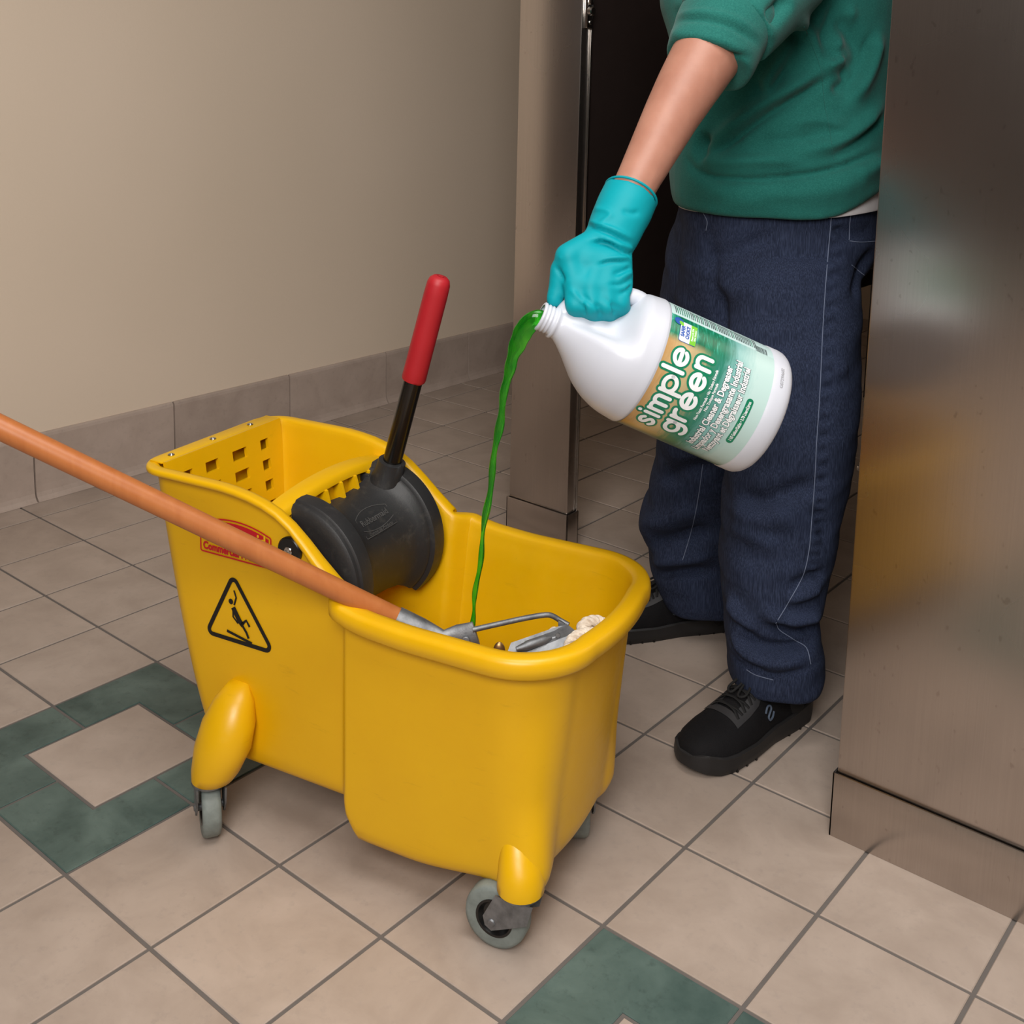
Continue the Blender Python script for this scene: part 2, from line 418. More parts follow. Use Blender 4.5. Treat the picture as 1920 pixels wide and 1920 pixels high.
# cove base: separate tiles, bullnose top, coved foot
bb = mk('baseboard_left', [(XW - .006, -3.2, 0), (XW - .0035, -3.2, 0), (XW - .0035, 4.2, 0), (XW - .006, 4.2, 0), (XW - .006, -3.2, .172), (XW - .0035, -3.2, .172), (XW - .0035, 4.2, .172), (XW - .006, 4.2, .172)],
        [(0, 1, 5, 4), (1, 2, 6, 5), (2, 3, 7, 6), (4, 5, 6, 7)], 'grout', smooth=False)
tag(bb, kind='structure')
prof = [(-.006, .0005), (.018, .0005), (.013, .004), (.008, .011), (.005, .022), (.004, .04), (.004, .163), (.002, .170), (-.002, .1735), (-.006, .174)]
LB = .4075
def base_mesh():
    g = Geo(); e = LB / 2 - .0022
    g.loft([[(x, -e, z) for x, z in prof], [(x, e, z) for x, z in prof]])
    me = bpy.data.meshes.new('base_tile'); me.from_pydata(g.v, [], g.f); me.materials.append(MT['base'])
    bm = bmesh.new(); bm.from_mesh(me); bmesh.ops.recalc_face_normals(bm, faces=bm.faces); bm.to_mesh(me); bm.free(); return me
bme = base_mesh()
for k in range(-9, 9):
    yc = .4525 + LB * (k + .5)
    if -3.0 < yc < 4.0:
        o = bpy.data.objects.new('base_tile', bme); o.location = (XW, yc, 0); o.parent = bb; COL.objects.link(o)

# ------------------------------------------------------------------ stall partitions
def partition(name, label, x0, x1, yf, th, z0, z1, shoe_h=.1, cat='partition'):
    e = empty(name, ((x0 + x1) / 2, yf + th / 2, 0), 0, label, cat)
    Geo().box(((x0 + x1) / 2, yf + th / 2, (z0 + z1) / 2), ((x1 - x0) / 2, th / 2, (z1 - z0) / 2), bev=.0025).obj('panel', 'steel', e)
    if shoe_h:
        s = .0045; g = Geo()
        g.box(((x0 + x1) / 2, yf - s + .0015, shoe_h / 2), ((x1 - x0) / 2 + s, .0015, shoe_h / 2), bev=.0006)
        g.box(((x0 + x1) / 2, yf + th + s - .0015, shoe_h / 2), ((x1 - x0) / 2 + s, .0015, shoe_h / 2), bev=.0006)
        g.box((x0 - s + .0015, yf + th / 2, shoe_h / 2), (.0015, th / 2 + s, shoe_h / 2), bev=.0006)
        g.box((x1 + s - .0015, yf + th / 2, shoe_h / 2), (.0015, th / 2 + s, shoe_h / 2), bev=.0006)
        g.obj('base_shoe', 'steel', e)
    return e
pl = partition('partition_pilaster', 'narrow brushed steel pilaster standing behind the pouring stream', -.505, -.332, 1.095, .034, .004, 2.05)
k = Geo(); y0 = 1.112
k.box((-.327, y0, 1.232), (.005, .011, .036), bev=.002); k.box((-.3185, y0 - .004, 1.255), (.004, .006, .010), bev=.002)
kp = k.obj('latch_keeper', 'chrome', pl)
Geo().cyl((-.319, y0 - .002, 1.232), (1, 0, 0), .010, .006, 20, .002).obj('bumper', 'chrome', kp)
Geo().cyl((-.321, y0, 1.208), (1, 0, 0), .005, .002, 12, .001).obj('screw', 'chrome', kp)
Geo().box((-.3305, 1.1285, 1.03), (.0016, .0022, 1.0), bev=.0006).obj('edge_strip', 'chrome', pl)
pr_ = partition('partition_panel', 'wide brushed steel partition panel at the right edge', .556, 1.75, .574, .03, .004, 2.05)
dv = empty('stall_divider', (-.345, 1.95, .42), 0, 'shade-darkened stall divider panel behind the gloved arm', 'partition')
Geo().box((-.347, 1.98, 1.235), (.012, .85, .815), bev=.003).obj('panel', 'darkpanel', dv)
for zz in (.5, 1.9):
    Geo().box((-.347, 1.14, zz), (.02, .016, .03), bev=.003).obj('bracket', 'chrome', dv)
    Geo().box((-.347, 2.815, zz), (.02, .02, .03), bev=.003).obj('bracket', 'chrome', dv)
db = empty('stall_wall', (.15, 2.84, 0), 0, 'shade-darkened rear panel closing the toilet stall', 'partition')
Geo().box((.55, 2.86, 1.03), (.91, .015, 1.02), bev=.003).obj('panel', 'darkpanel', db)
# open stall door seen nearly edge-on beside the right panel
dr = empty('stall_door', (.262, 1.30, .30), 0, 'open steel stall door behind the person, seen edge-on', 'door')
dd = np.array([.35, .937, 0.]); dn = np.array([.937, -.35, 0.])
c0 = np.array([.272, 1.318, 0.])
Geo().box(c0 + dd * .3 + np.array([0, 0, 1.02]), (.3, .013, .72), (dd, dn, (0, 0, 1)), bev=.003).obj('panel', 'steel', dr)
g = Geo(); g.box(c0 + dd * .012 + np.array([0, 0, .296]), (.02, .018, .006), (dd, dn, (0, 0, 1)), bev=.003)
g.cyl(c0 - dd * .012 + np.array([0, 0, .306]), (0, 0, 1), .006, .012, 14, .002)
g.obj('pivot_hinge', 'chrome', dr)
# ------------------------------------------------------------------ mop bucket
V0 = .187
bk = empty('mop_bucket', B(.07, V0, 0), TH, 'yellow wheeled mop bucket with black side-press wringer', 'mop bucket')
def VC(t): return .158 + .029 * t
def half_outline(t):
    """near half, rear centre to front centre: list of (u, half width)"""
    ur = -.160 - .118 * t ** .62; uf = .376 + .026 * t ** .8
    wr = .116 + .026 * t; wf = .137 + .029 * t
    rr = .035; rf = .056 + .029 * t
    W = lambda u: wr + (wf - wr) * sstep(.076, .098, u)
    pts = [(ur, x) for x in np.linspace(0, wr - rr, 8, endpoint=False)]
    pts += [(ur + rr - rr * math.cos(a), wr - rr + rr * math.sin(a)) for a in np.linspace(0, math.pi / 2, 9)]
    us = list(np.linspace(ur + rr, .068, 14)[1:]) + list(np.linspace(.072, .108, 14)) + list(np.linspace(.115, uf - rf, 14))
    pts += [(u, float(W(u))) for u in us]
    pts += [(uf - rf + rf * math.sin(a), wf - rf + rf * math.cos(a)) for a in np.linspace(0, math.pi / 2, 18)[1:]]
    pts += [(uf + .008 * (1 - (x / (wf - rf)) ** 2), x) for x in np.linspace(wf - rf, 0, 9)[1:]]
    return np.array(pts)
def outline(t):
    hlf = half_outline(t); vc = VC(t); near = np.stack([hlf[:, 0], vc - hlf[:, 1]], 1); far = np.stack([hlf[1:-1, 0], vc + hlf[1:-1, 1]], 1)[::-1]
    return np.vstack([near, far])
RIMU = [-.30, -.12, -.07, -.03, 0, .03, .06, .09, .13, .2, .5]; RIMZ = [.517, .517, .511, .499, .481, .455, .428, .408, .399, .395, .397]
def zrim(u):
    return np.interp(u, RIMU, RIMZ)
def zrim_s(u): return sum(zrim(u + d) for d in (-.016, -.008, 0, .008, .016)) / 5
def zbot(u): return .098 - .040 * sstep(.082, .118, u) + .020 * sstep(.19, .36, u)
def onorm(o):
    d = np.roll(o, -1, 0) - np.roll(o, 1, 0); d /= np.linalg.norm(d, axis=1, keepdims=True); return np.stack([d[:, 1], -d[:, 0]], 1)
nh = len(half_outline(0))
OT = outline(1.0); NT = onorm(OT); UT = OT[:, 0]
sgn = 1 if (NT[nh // 2] @ np.array([0, -1.])) > 0 else -1
def ridge(o, n, t):                                  # soft corner ridges above the front casters
    q = np.zeros_like(o)
    for sg in (-1, 1):
        d = np.hypot(o[:, 0] - (.359 + .012 * t), o[:, 1] - (VC(t) + sg * (.113 + .02 * t))); q += n * (((.026 if sg < 0 else .010) * (1 - sstep(.03, .40, t)) + .006 * (1 - sstep(.3, .8, t))) * np.exp(-(d / .027) ** 2))[:, None]
    return q
def ring(t, off=0.0, dz=0.0, rim=False, z=None):
    o = outline(t); n = onorm(o) * sgn; zr = zrim_s(UT); zb = zbot(UT)
    q = o + n * (off if np.isscalar(off) else off[:, None])
    q = q + ridge(o, n, t)
    zz = zb + (zr - zb) * t + dz if z is None else z
    return [B(a, b, c) for (a, b), c in zip(q, zz)]
zr = zrim_s(UT); zb = zbot(UT); fr = sstep(-.02, .12, UT)
lip_h = .0105 + .0185 * fr; lip_w = .014 + .007 * fr
body = Geo(); rings = []
for ins, dz in ((-.10, .0), (-.06, 0), (-.022, 0), (-.012, .002), (-.005, .006), (-.001, .014)):
    rings.append(ring(0, 0, 0) if False else [B(a, b, c) for (a, b), c in zip(outline(0) + onorm(outline(0)) * sgn * ins + (ridge(outline(0), onorm(outline(0)) * sgn, 0) if ins > -.03 else 0), zb + dz)])
for t in np.linspace(.075, .95, 22): rings.append(ring(t))
def rimring(off, dz): 
    o = OT + NT * sgn * (np.asarray(off)[:, None] if not np.isscalar(off) else off); return [B(a, b, c) for (a, b), c in zip(o, zr + dz)]
rings += [rimring(.0, -lip_h - .004), rimring(lip_w * .15, -lip_h), rimring(lip_w * .75, -lip_h), rimring(lip_w, -lip_h * .82), rimring(lip_w * 1.03, -lip_h * .5),
          rimring(lip_w * .98, -lip_h * .22), rimring(lip_w * .84, -lip_h * .06), rimring(lip_w * .6, -.0003), rimring(lip_w * .2, 0), rimring(-.003, -.001), rimring(-.006, -.005), rimring(-.007, -.012)]
for t in np.linspace(.93, .06, 16):
    o = outline(t); rings.append([B(a, b, c) for (a, b), c in zip(o - onorm(o) * sgn * .007, zb + (zr - zb) * t)])
for ins, dz in ((-.014, .012), (-.03, .007), (-.07, .006), (-.10, .006)):
    o = outline(0); rings.append([B(a, b, c) for (a, b), c in zip(o + onorm(o) * sgn * ins, zb + dz)])
body.loft(rings); body.obj('body', 'yellow', bk, ang=None)

# caster posts and casters
def oriented(*rows): return rows
def circ(c, r, n=28, ru=None): return [B(c[0] + (ru or r) * math.cos(a), c[1] + r * math.sin(a), c[2]) for a in np.linspace(0, 2 * math.pi, n, endpoint=False)]
for sg in (-1, 1):
    f_ = lambda v: VC(0) + sg * (VC(0) - v)
    path = [(-.120, .002, .090, .025, .025), (-.120, .002, .0925, .0300, .030), (-.116, .004, .106, .033, .0355), (-.108, .010, .140, .036, .0425), (-.104, .019, .175, .034, .0400), (-.103, .030, .205, .026, .0290), (-.103, .039, .224, .013, .015)]
    Geo().loft([circ((u, f_(v), z), r, ru=ru) for u, v, z, r, ru in path]).obj('rear_caster_post', 'yellow', bk, ang=60)
    f_ = (lambda v: v) if sg < 0 else (lambda v: .280 - v)
    du = 0 if sg < 0 else -.022
    path = [(.364, .023, .084, .026), (.364, .023, .0865, .0300), (.3635, .024, .100, .0300), (.360, .029, .118, .0275), (.352, .038, .14, .022), (.34, .05, .165, .014)]
    Geo().loft([circ((u + du, f_(v), z), r) for u, v, z, r in path]).obj('front_caster_post', 'yellow', bk, ang=60)
def caster(u, v, ztop, ang, e=.030):
    """swivel under (u, v); the wheel trails in direction ang (bucket frame)"""
    d = UB * math.cos(ang) + VB * math.sin(ang); ax = np.cross([0, 0, 1.], d); R_ = .0425
    c = B(u, v, 0) + d * e + np.array([0, 0, R_]); top = B(u, v, ztop)
    g = Geo(); g.cyl(top - np.array([0, 0, .003]), (0, 0, 1), .026, .003, 24, .001)
    for s in (-1, 1):
        o = ax * s * .0195
        poly = [(.024, ztop - .004 - R_), (-.022, ztop - .004 - R_), (-.024, ztop - .02 - R_), (-.010, .003), (-.004, -.008), (.006, -.009), (.012, .0), (.026, ztop - .028 - R_)]
        fn = lambda x, y, hh: c - d * (x + .0) * 0 + d * (-(x) * 1.0) * 1 + o + ax * hh + np.array([0, 0, y])
        # fork cheek: from the swivel plate down to the axle
        pts = [(-e - .025, ztop - .005 - R_), (-e + .026, ztop - .005 - R_), (.012, .006), (.009, -.006), (.0, -.011), (-.009, -.007), (-e - .018, ztop - .032 - R_)]
        fn = lambda x, y, hh: c + d * x + np.array([0, 0, y]) + o + ax * hh
        g.prism(pts, fn, -.0012, .0012)
    fk = g.obj('caster_fork', 'galv', bk, ang=30)
    g = Geo(); n = 40
    sec = [(.024, -.0125), (.036, -.0135), (.0405, -.012), (.0425, -.007), (.0425, .007), (.0405, .012), (.036, .0135), (.024, .0125)]
    a0 = d; b0 = np.array([0, 0, 1.])
    g.loft([[c + (a0 * math.cos(q) + b0 * math.sin(q)) * r + ax * x for q in np.linspace(0, 2 * math.pi, n, endpoint=False)] for r, x in sec + sec[:1]], False, False)
    g.obj('wheel', 'rubber', fk, ang=50)
    g = Geo(); sec = [(.004, -.006), (.018, -.006), (.0225, -.0130), (.0255, -.0132), (.0255, .0132), (.0225, .0130), (.018, .006), (.004, .006)]
    g.loft([[c + (a0 * math.cos(q) + b0 * math.sin(q)) * r + ax * x for q in np.linspace(0, 2 * math.pi, n, endpoint=False)] for r, x in sec])
    g.obj('hub', 'hub', fk, ang=40)
    Geo().cyl(c, ax, .0055, .0225, 14, .0015).obj('axle_bolt', 'galv', fk)
caster(.364, .023, .086, math.radians(183))
caster(-.124, .000, .092, math.radians(138), .010)
caster(.340, .257, .086, math.radians(118), .012)
caster(-.124, 2 * VC(0) - .000, .092, math.radians(150))

# wringer back plate with square drainage holes
wb = Geo()
pa, pb = np.array([-.2570, .5190]), np.array([-.224, .30])         # (u, z) top and bottom of the sloping plate
def plate(s, v, hh):                                              # s down the plate in metres
    d = (pb - pa) / np.linalg.norm(pb - pa); q = pa + d * s + np.array([-d[1], d[0]]) * hh * 1.0; return B(q[0], v, q[1])
cols = [.058, .080, .108, .136, .164, .196, .229, .262, .281, .316]
rows = [0, .024, .041, .058, .075, .092, .109, .126, .142, .165]
for a in range(len(cols) - 1):
    for r in range(len(rows) - 1):
        if a % 2 == 1 and r % 2 == 1: continue
        c8 = [plate(rows[r + i], cols[a + j], hh) for hh in (0, .006) for i, j in ((0, 0), (1, 0), (1, 1), (0, 1))]
        wb.add(c8, [(0, 1, 2, 3), (7, 6, 5, 4), (0, 4, 5, 1), (1, 5, 6, 2), (2, 6, 7, 3), (3, 7, 4, 0)])
bm = bmesh.new(); vs_ = [bm.verts.new(v) for v in wb.v]
for f in wb.f: bm.faces.new([vs_[i] for i in f])
bmesh.ops.remove_doubles(bm, verts=bm.verts, dist=1e-5)
seen_f = {}
for f in bm.faces: seen_f.setdefault(tuple(sorted(v.index for v in f.verts)), []).append(f)
bm.verts.index_update(); dupe = {}
for f in bm.faces: dupe.setdefault(tuple(sorted(v.index for v in f.verts)), []).append(f)
bmesh.ops.delete(bm, geom=[f for fs in dupe.values() if len(fs) > 1 for f in fs], context='FACES_ONLY')
bm.verts.index_update()
wv = [tuple(v.co) for v in bm.verts]; wf_ = [tuple(v.index for v in f.verts) for f in bm.faces]; bm.free()
mk('wringer_plate', wv, wf_, 'yellow', bk, False)
# screwed flange strip of the wringer
fl = Geo(); fl.box(B(-.269, V0, .5178), (.0125, .131, .0016), (UB, VB, (0, 0, 1)), bev=.0012)
flo = fl.obj('wringer_flange', 'yellow', bk)
for v in (.086, .175, .262):
    g = Geo(); g.cyl(B(-.268, v, .5202), (0, 0, 1), .0052, .0012, 16, .0008); g.cyl(B(-.268, v, .5205), (0, 0, 1), .003, .0018, 12, .0012)
    g.obj('screw', 'chrome', flo)
# front bridge bar of the wringer with ribs beneath
rings = []
for v in np.linspace(.050, .324, 22):
    q = (v - V0) / .137; arch = .016 * (1 - q * q); um = -.050 + (V0 - v) * .0; z = .486 + arch
    sec = [(-.018, -.003), (-.014, .002), (.010, .002), (.016, -.003), (.017, -.012), (.014, -.013), (.012, -.006), (-.012, -.006), (-.016, -.013), (-.019, -.012)]
    rings.append([B(um + a, v, z + c) for a, c in sec])
Geo().loft(rings).obj('wringer_bar', 'yellow', bk, ang=50)
g = Geo(); g.box(B(-.046, V0, .405), (.003, .134, .085), (UB, VB, (0, 0, 1)), bev=.001); g.obj('wringer_front', 'yellow', bk)
for v in np.linspace(.08, .294, 7):
    q = (v - V0) / .137; zt = .480 + .014 * (1 - q * q)
    g = Geo(); pts = [(-.043, zt), (-.030, zt - .004), (-.004, .40), (-.004, .34), (-.043, .34)]
    g.prism(pts, lambda x, y, hh: B(x, v + hh, y), -.0025, .0025); g.obj('wringer_rib', 'yellow', bk, smooth=False)
# black press: a saddle with two flanges turning about an axle across the bucket
AX = (-.030, .385)
rp = [(.074, .086), (.074, .101), (.078, .107), (.086, .109), (.108, .109), (.116, .106), (.122, .098), (.130, .0905), (.150, .086), (.185, .083), (.22, .085), (.245, .0895), (.256, .096), (.262, .103), (.270, .106), (.296, .107), (.302, .105), (.305, .098), (.305, .086)]
angs = np.radians(np.linspace(92, -46, 40)); rings = []
for v, r in rp:
    rings.append([B(AX[0] + r * math.cos(a), v, AX[1] + r * math.sin(a)) for a in angs] + [B(AX[0] + .055 * math.cos(a), v, AX[1] + .055 * math.sin(a)) for a in angs[::-1]])
Geo().loft(rings).obj('press_saddle', 'black', bk, ang=38)
ps = bk.children[-1] if False else bpy.data.objects['press_saddle']
# flange collars and raised side rim
for v0_, v1_, tag_ in ((.082, .112, 0), (.268, .300, 1)):
    rings = []
    for v, r in ((v0_, .107), (v0_ + .003, .1115), ((v0_ + v1_) / 2, .1125), (v1_ - .003, .1115), (v1_, .107)):
        rings.append([B(AX[0] + r * math.cos(a), v, AX[1] + r * math.sin(a)) for a in angs[:]] + [B(AX[0] + .095 * math.cos(a), v, AX[1] + .095 * math.sin(a)) for a in angs[:][::-1]])
    Geo().loft(rings).obj('press_flange', 'black', bk, ang=45)
# socket that carries the lever
h0 = np.array([-.006, .270, .470]); h1 = np.array([.086, .270, .800]); hd = (h1 - h0) / np.linalg.norm(h1 - h0)
bt = lambda q: B(*q)
g = Geo(); g.tube([bt(h0 - hd * .03), bt(h0 + hd * .0), bt(h0 + hd * .018), bt(h0 + hd * .036), bt(h0 + hd * .038), bt(h0 + hd * .036)], [.034, .028, .0225, .0212, .0195, .0158], 28)
g.obj('lever_socket', 'black', bk, ang=50)
g = Geo(); L = np.linalg.norm(h1 - h0); g.tube([bt(h0), bt(h0 + hd * (L - .02))], .0145, 28)
lev = g.obj('lever', 'tube', bk)
g = Geo(); s0 = L - .168; prof_ = [(s0, .0150), (s0, .0178), (s0 + .003, .0184), (s0 + .02, .0182), (L - .03, .0178), (L - .012, .0172), (L - .005, .0150), (L - .001, .0105), (L, .004), (L - .002, .0025)]
g.tube([bt(h0 + hd * s) for s, r in prof_], [r for s, r in prof_], 28); g.obj('grip', 'red', lev, ang=60)
# small black ears of the press linkage
for v in (.108, .258):
    Geo().box(B(-.040, v, .476), (.014, .006, .007), (UB, VB, (0, 0, 1)), bev=.003).obj('press_ear', 'black', bk)
# outer pivot washer with its screw on the near wall
wv0 = V0 - .1425
pv = Geo().cyl(B(-.010, wv0 - .003, .443), VB, .0195, .004, 36, .002).obj('pivot_washer', 'hub', bk)
g = Geo(); g.cyl(B(-.010, wv0 - .0075, .443), VB, .0065, .001, 20, .0007)
for a in (0, 1): g.box(B(-.010, wv0 - .0085, .443), (.0045 if a else .001, .0006, .001 if a else .0045), (UB, VB, (0, 0, 1)))
g.obj('pivot_screw', 'chrome', pv)
# embossed mark on the press
def press_pt(x, y, lift=.0):
    """x along the axle, y along the arc, around the middle of the saddle"""
    v = V0 + x; r = np.interp(v, [a for a, b in rp], [b for a, b in rp]) + lift; a = math.radians(44) + y / r; return B(AX[0] + r * math.cos(a), v, AX[1] + r * math.sin(a))
def ribbon(pts, wdt, fn, lift):
    pts = np.array(pts, float); v = []; f = []
    for i in range(len(pts)):
        t = pts[min(i + 1, len(pts) - 1)] - pts[max(i - 1, 0)]; t /= np.linalg.norm(t) + 1e-12; n = np.array([-t[1], t[0]]) * wdt / 2
        v += [fn(*(pts[i] + n), lift), fn(*(pts[i] - n), lift)]
    for i in range(len(pts) - 1): f.append((2 * i, 2 * i + 1, 2 * i + 3, 2 * i + 2))
    return v, f
def arcpts(x0, x1, y, bow, n=14): return [(x, y + bow * (1 - ((x - (x0 + x1) / 2) / ((x1 - x0) / 2)) ** 2)) for x in np.linspace(x0, x1, n)]
mark = Geo()
top_ = arcpts(-.038, .038, .014, .010); bot_ = arcpts(-.038, .038, -.006, -.006)
mark.add(*ribbon(top_, .0012, press_pt, .0007)); mark.add(*ribbon(bot_, .0012, press_pt, .0007))
mark.add(*ribbon([(-.038, .014), (-.038, -.018), (.038, -.018), (.038, .014)], .0012, press_pt, .0007))
mark.add(*text_mesh('Rubbermaid', .0135, lambda x, y: press_pt(x, y + .0005, .0009), .0003))
mark.add(*text_mesh('Commercial Products', .0066, lambda x, y: press_pt(x, y - .0165, .0009), .0002))
mk('embossed_mark', mark.v, mark.f, plain('emboss_lit_grey', (74, 73, 72), .5), bk, False)  # lighter grey paints in the shading that shows up the relief
# printed marks on the near side wall
def near_wall(x, y, lift=.0009):
    u, z = x, y; t = (z - zbot(u)) / (zrim_s(u) - zbot(u)); wr = .116 + .026 * t; return B(u, VC(t) - wr - lift, z)
def rot2(fn, cx_, cy_, a, lift):
    ca, sa = math.cos(a), math.sin(a); return lambda x, y, l=None: fn(cx_ + x * ca - y * sa, cy_ + x * sa + y * ca, lift if l is None else l)
def rpoly(poly, r, n=6):
    out = []; m = len(poly); pl_ = np.array(poly, float)
    for i in range(m):
        p0, p1, p2 = pl_[i - 1], pl_[i], pl_[(i + 1) % m]; a = (p0 - p1) / np.linalg.norm(p0 - p1); b = (p2 - p1) / np.linalg.norm(p2 - p1)
        ang = math.acos(np.clip(a @ b, -1, 1)); d = r / math.tan(ang / 2); c = p1 + (a + b) / np.linalg.norm(a + b) * r / math.sin(ang / 2)
        s, e = p1 + a * d, p1 + b * d
        a0 = math.atan2(*(s - c)[::-1]); a1 = math.atan2(*(e - c)[::-1]); dl = (a1 - a0 + math.pi) % (2 * math.pi) - math.pi
        out += [c + r * np.array([math.cos(a0 + dl * k / n), math.sin(a0 + dl * k / n)]) for k in range(n + 1)]
    return np.array(out)
def band(outer, inner, fn):
    n = len(outer); v = [fn(*p) for p in outer] + [fn(*p) for p in inner]; return v, [(i, (i + 1) % n, n + (i + 1) % n, n + i) for i in range(n)]
tri = [(-.114, .388), (-.169, .281), (-.036, .281)]
tri = rpoly(tri, .010)
g = Geo(); g.add(*band(tri, inset(tri, .0065), near_wall))
fig = rot2(near_wall, -.106, .326, 0, .0010)
def disc(c, r, fn, n=18): return [fn(c[0] + r * math.cos(a), c[1] + r * math.sin(a)) for a in np.linspace(0, 2 * math.pi, n, endpoint=False)], [tuple(range(n))]
g.add(*disc((-.012, .016), .0042, fig))
for pts, w_ in (([(-.008, .008), (.004, -.010), (.010, -.015)], .0085), ([(-.006, .012), (-.002, .024), (-.006, .034)], .0030), ([(-.008, .006), (-.008, -.006), (.001, -.014)], .0030),
                ([(.008, -.013), (.016, -.006), (.022, -.014)], .0042), ([(.006, -.012), (.016, -.024), (.020, -.032)], .0042)):
    g.add(*ribbon(pts, w_, lambda x, y, l: fig(x, y, .0011), 0))
g.add(*ribbon([(-.020, -.030), (.026, -.038)], .0042, lambda x, y, l: fig(x, y, .0011), 0))
mk('slip_warning_mark', g.v, g.f, 'black_print', bk, False)
lg = rot2(near_wall, -.108, .432, -.0, .0010)
outer = [(-.066, -.026), (.064, -.026), (.064, .020)] + [(x, .020 + .012 * (1 - (x / .064) ** 2)) for x in np.linspace(.05, -.05, 11)] + [(-.066, .020)]
outer = rpoly(outer, .0045, 4); g = Geo(); g.add(*band(outer, inset(outer, .0022), lg))
inn = inset(outer, .0048); field = [p for p in inn if p[1] > .0]; lo = [(x, -.006 - .004 * (1 - (x / .06) ** 2)) for x in np.linspace(-.0605, .0585, 14)]
poly_ = lo + [tuple(p) for p in field]
g.add([lg(*p) for p in poly_], [tuple(range(len(poly_)))])
g.add(*text_mesh('Commercial Products', .0155, lambda x, y: lg(x - .001, y - .0205, .0012), .0007, sx=.86))
rl = mk('red_brand_mark', g.v, g.f, 'red_print', bk, False)
mk('brand_lettering', *text_mesh('Rubbermaid', .029, lambda x, y: lg(x - .001, y + .001, .0014), .0008, sx=.78), 'yellow_print', rl, False)

# ------------------------------------------------------------------ mop
E0 = P(745, 1160, 1.512); L0 = P(0, 801, 1.377); md = (E0 - L0) / np.linalg.norm(E0 - L0)
top = L0 - md * .45
mp = empty('mop', tuple(P(1010, 1260, 1.5)), 0, 'string mop with orange wooden handle resting in the yellow bucket', 'mop')
g = Geo(); g.tube([top - md * .004, top, L0, E0 - md * .1, E0 + md * .03], [.010, .0148, .0148, .0142, .0142], 28)
g.obj('handle', 'wood', mp)
sA = E0 + md * .0; sB = P(830, 1196, 1.505); sC = P(886, 1190, 1.50); wn = np.array([0, 0, 1.])
g = Geo(); g.tube([sA - md * .001, sA, P(790, 1180, 1.509), sB, P(858, 1192, 1.502), sC, P(893, 1188, 1.499)], [(.0150, .0150), (.0156, .0156), (.0145, .014), (.0105, .009), (.0145, .006), (.0165, .0035), (.0165, .003)], 24)
sk = g.obj('socket', 'galv', mp, ang=55)
q = P(873, 1201, 1.492); fwd = RM[2]; Geo().cyl(q, fwd, .0055, .003, 14, .001).obj('rivet', 'galv', sk)
g = Geo(); g.tube(smoothpath([P(886, 1181, 1.498), P(930, 1171, 1.505), P(985, 1159, 1.515), P(1022, 1153, 1.52), P(1036, 1155, 1.522), P(1050, 1163, 1.522), P(1066, 1172, 1.518)], 5), .0036, 12); g.obj('wire_bail', 'galv', mp)
ca, cb, cc, cd_ = P(958, 1206, 1.49), P(1062, 1170, 1.515), P(1082, 1186, 1.497), P(1040, 1250, 1.47)
ce = P(945, 1240, 1.475)
pn = np.cross(cb - ca, cd_ - ca); pn /= np.linalg.norm(pn)
g = Geo(); poly3 = [ca, cb, cc, cd_, ce]
g.loft([[p + pn * .0012 for p in poly3], [p - pn * .0012 for p in poly3]])
cl = g.obj('clamp_plate', 'galv', mp, smooth=False)
g = Geo(); g.tube([P(968, 1217, 1.478), P(990, 1210, 1.482), P(1020, 1200, 1.489), P(1034, 1195, 1.494)], [.003, .006, .006, .002], 12); g.obj('stiffening_rib', 'galv', cl)
Geo().cyl(P(1046, 1191, 1.494), fwd, .003, .002, 12).obj('rivet', 'galv', cl)
Geo().box(P(1056, 1172, 1.516), (.008, .004, .004), (md, wn, fwd), bev=.001).obj('hinge_lug', 'galv', cl)
g = Geo(); g.sphere(P(936, 1222, 1.478), .010, 10, (.8, 1.3, .35), (RM[0], -RM[1], RM[2])); g.obj('wing_nut', plain('brass', (150, 118, 78), .35, .9), mp)
def yarn(pts, r=.0052):
    p = smoothpath(pts, 12); gg = Geo()
    for s in range(3):                               # three twisted plies
        q = []; prev = None; L = 0
        for i in range(len(p)):
            t = p[min(i + 1, len(p) - 1)] - p[max(i - 1, 0)]; t /= np.linalg.norm(t) + 1e-9
            ref = prev if prev is not None else np.array([.2, .3, .9]); a = ref - t * (ref @ t); a /= np.linalg.norm(a); prev = a; b = np.cross(t, a)
            L += 0 if i == 0 else np.linalg.norm(p[i] - p[i - 1]); an = L / .010 * 2 * math.pi * .45 + s * 2.094
            q.append(p[i] + (a * math.cos(an) + b * math.sin(an)) * r * .52)
        gg.tube(q, r * .62, 8)
    return gg.obj('yarn_strand', 'yarn', mp)
yarn([P(1062, 1222, 1.47), P(1072, 1200, 1.475), P(1086, 1190, 1.48), P(1103, 1186, 1.483), P(1122, 1190, 1.488), P(1140, 1205, 1.495)], .0066)
yarn([P(1092, 1196, 1.492), P(1092, 1176, 1.497), P(1104, 1166, 1.50), P(1122, 1165, 1.503), P(1134, 1173, 1.505), P(1138, 1190, 1.507)], .0072)
yarn([P(1098, 1196, 1.50), P(1108, 1177, 1.505), P(1124, 1174, 1.508), P(1131, 1186, 1.508)], .006)
yarn([P(1028, 1200, 1.535), P(1034, 1184, 1.54), P(1042, 1184, 1.542), P(1048, 1205, 1.54)], .0045)
rng = random.Random(3)
for k in range(26):                                   # the wet heap lower in the basin
    u0, v0_ = rng.uniform(.14, .33), rng.uniform(.08, .28); pts = []
    for i in range(7): pts.append(B(np.clip(u0 + rng.uniform(-.09, .09), .12, .345), np.clip(v0_ + rng.uniform(-.09, .09), .075, .30), .095 + rng.uniform(0, .10) + i * .004))
    yarn(pts, .006)
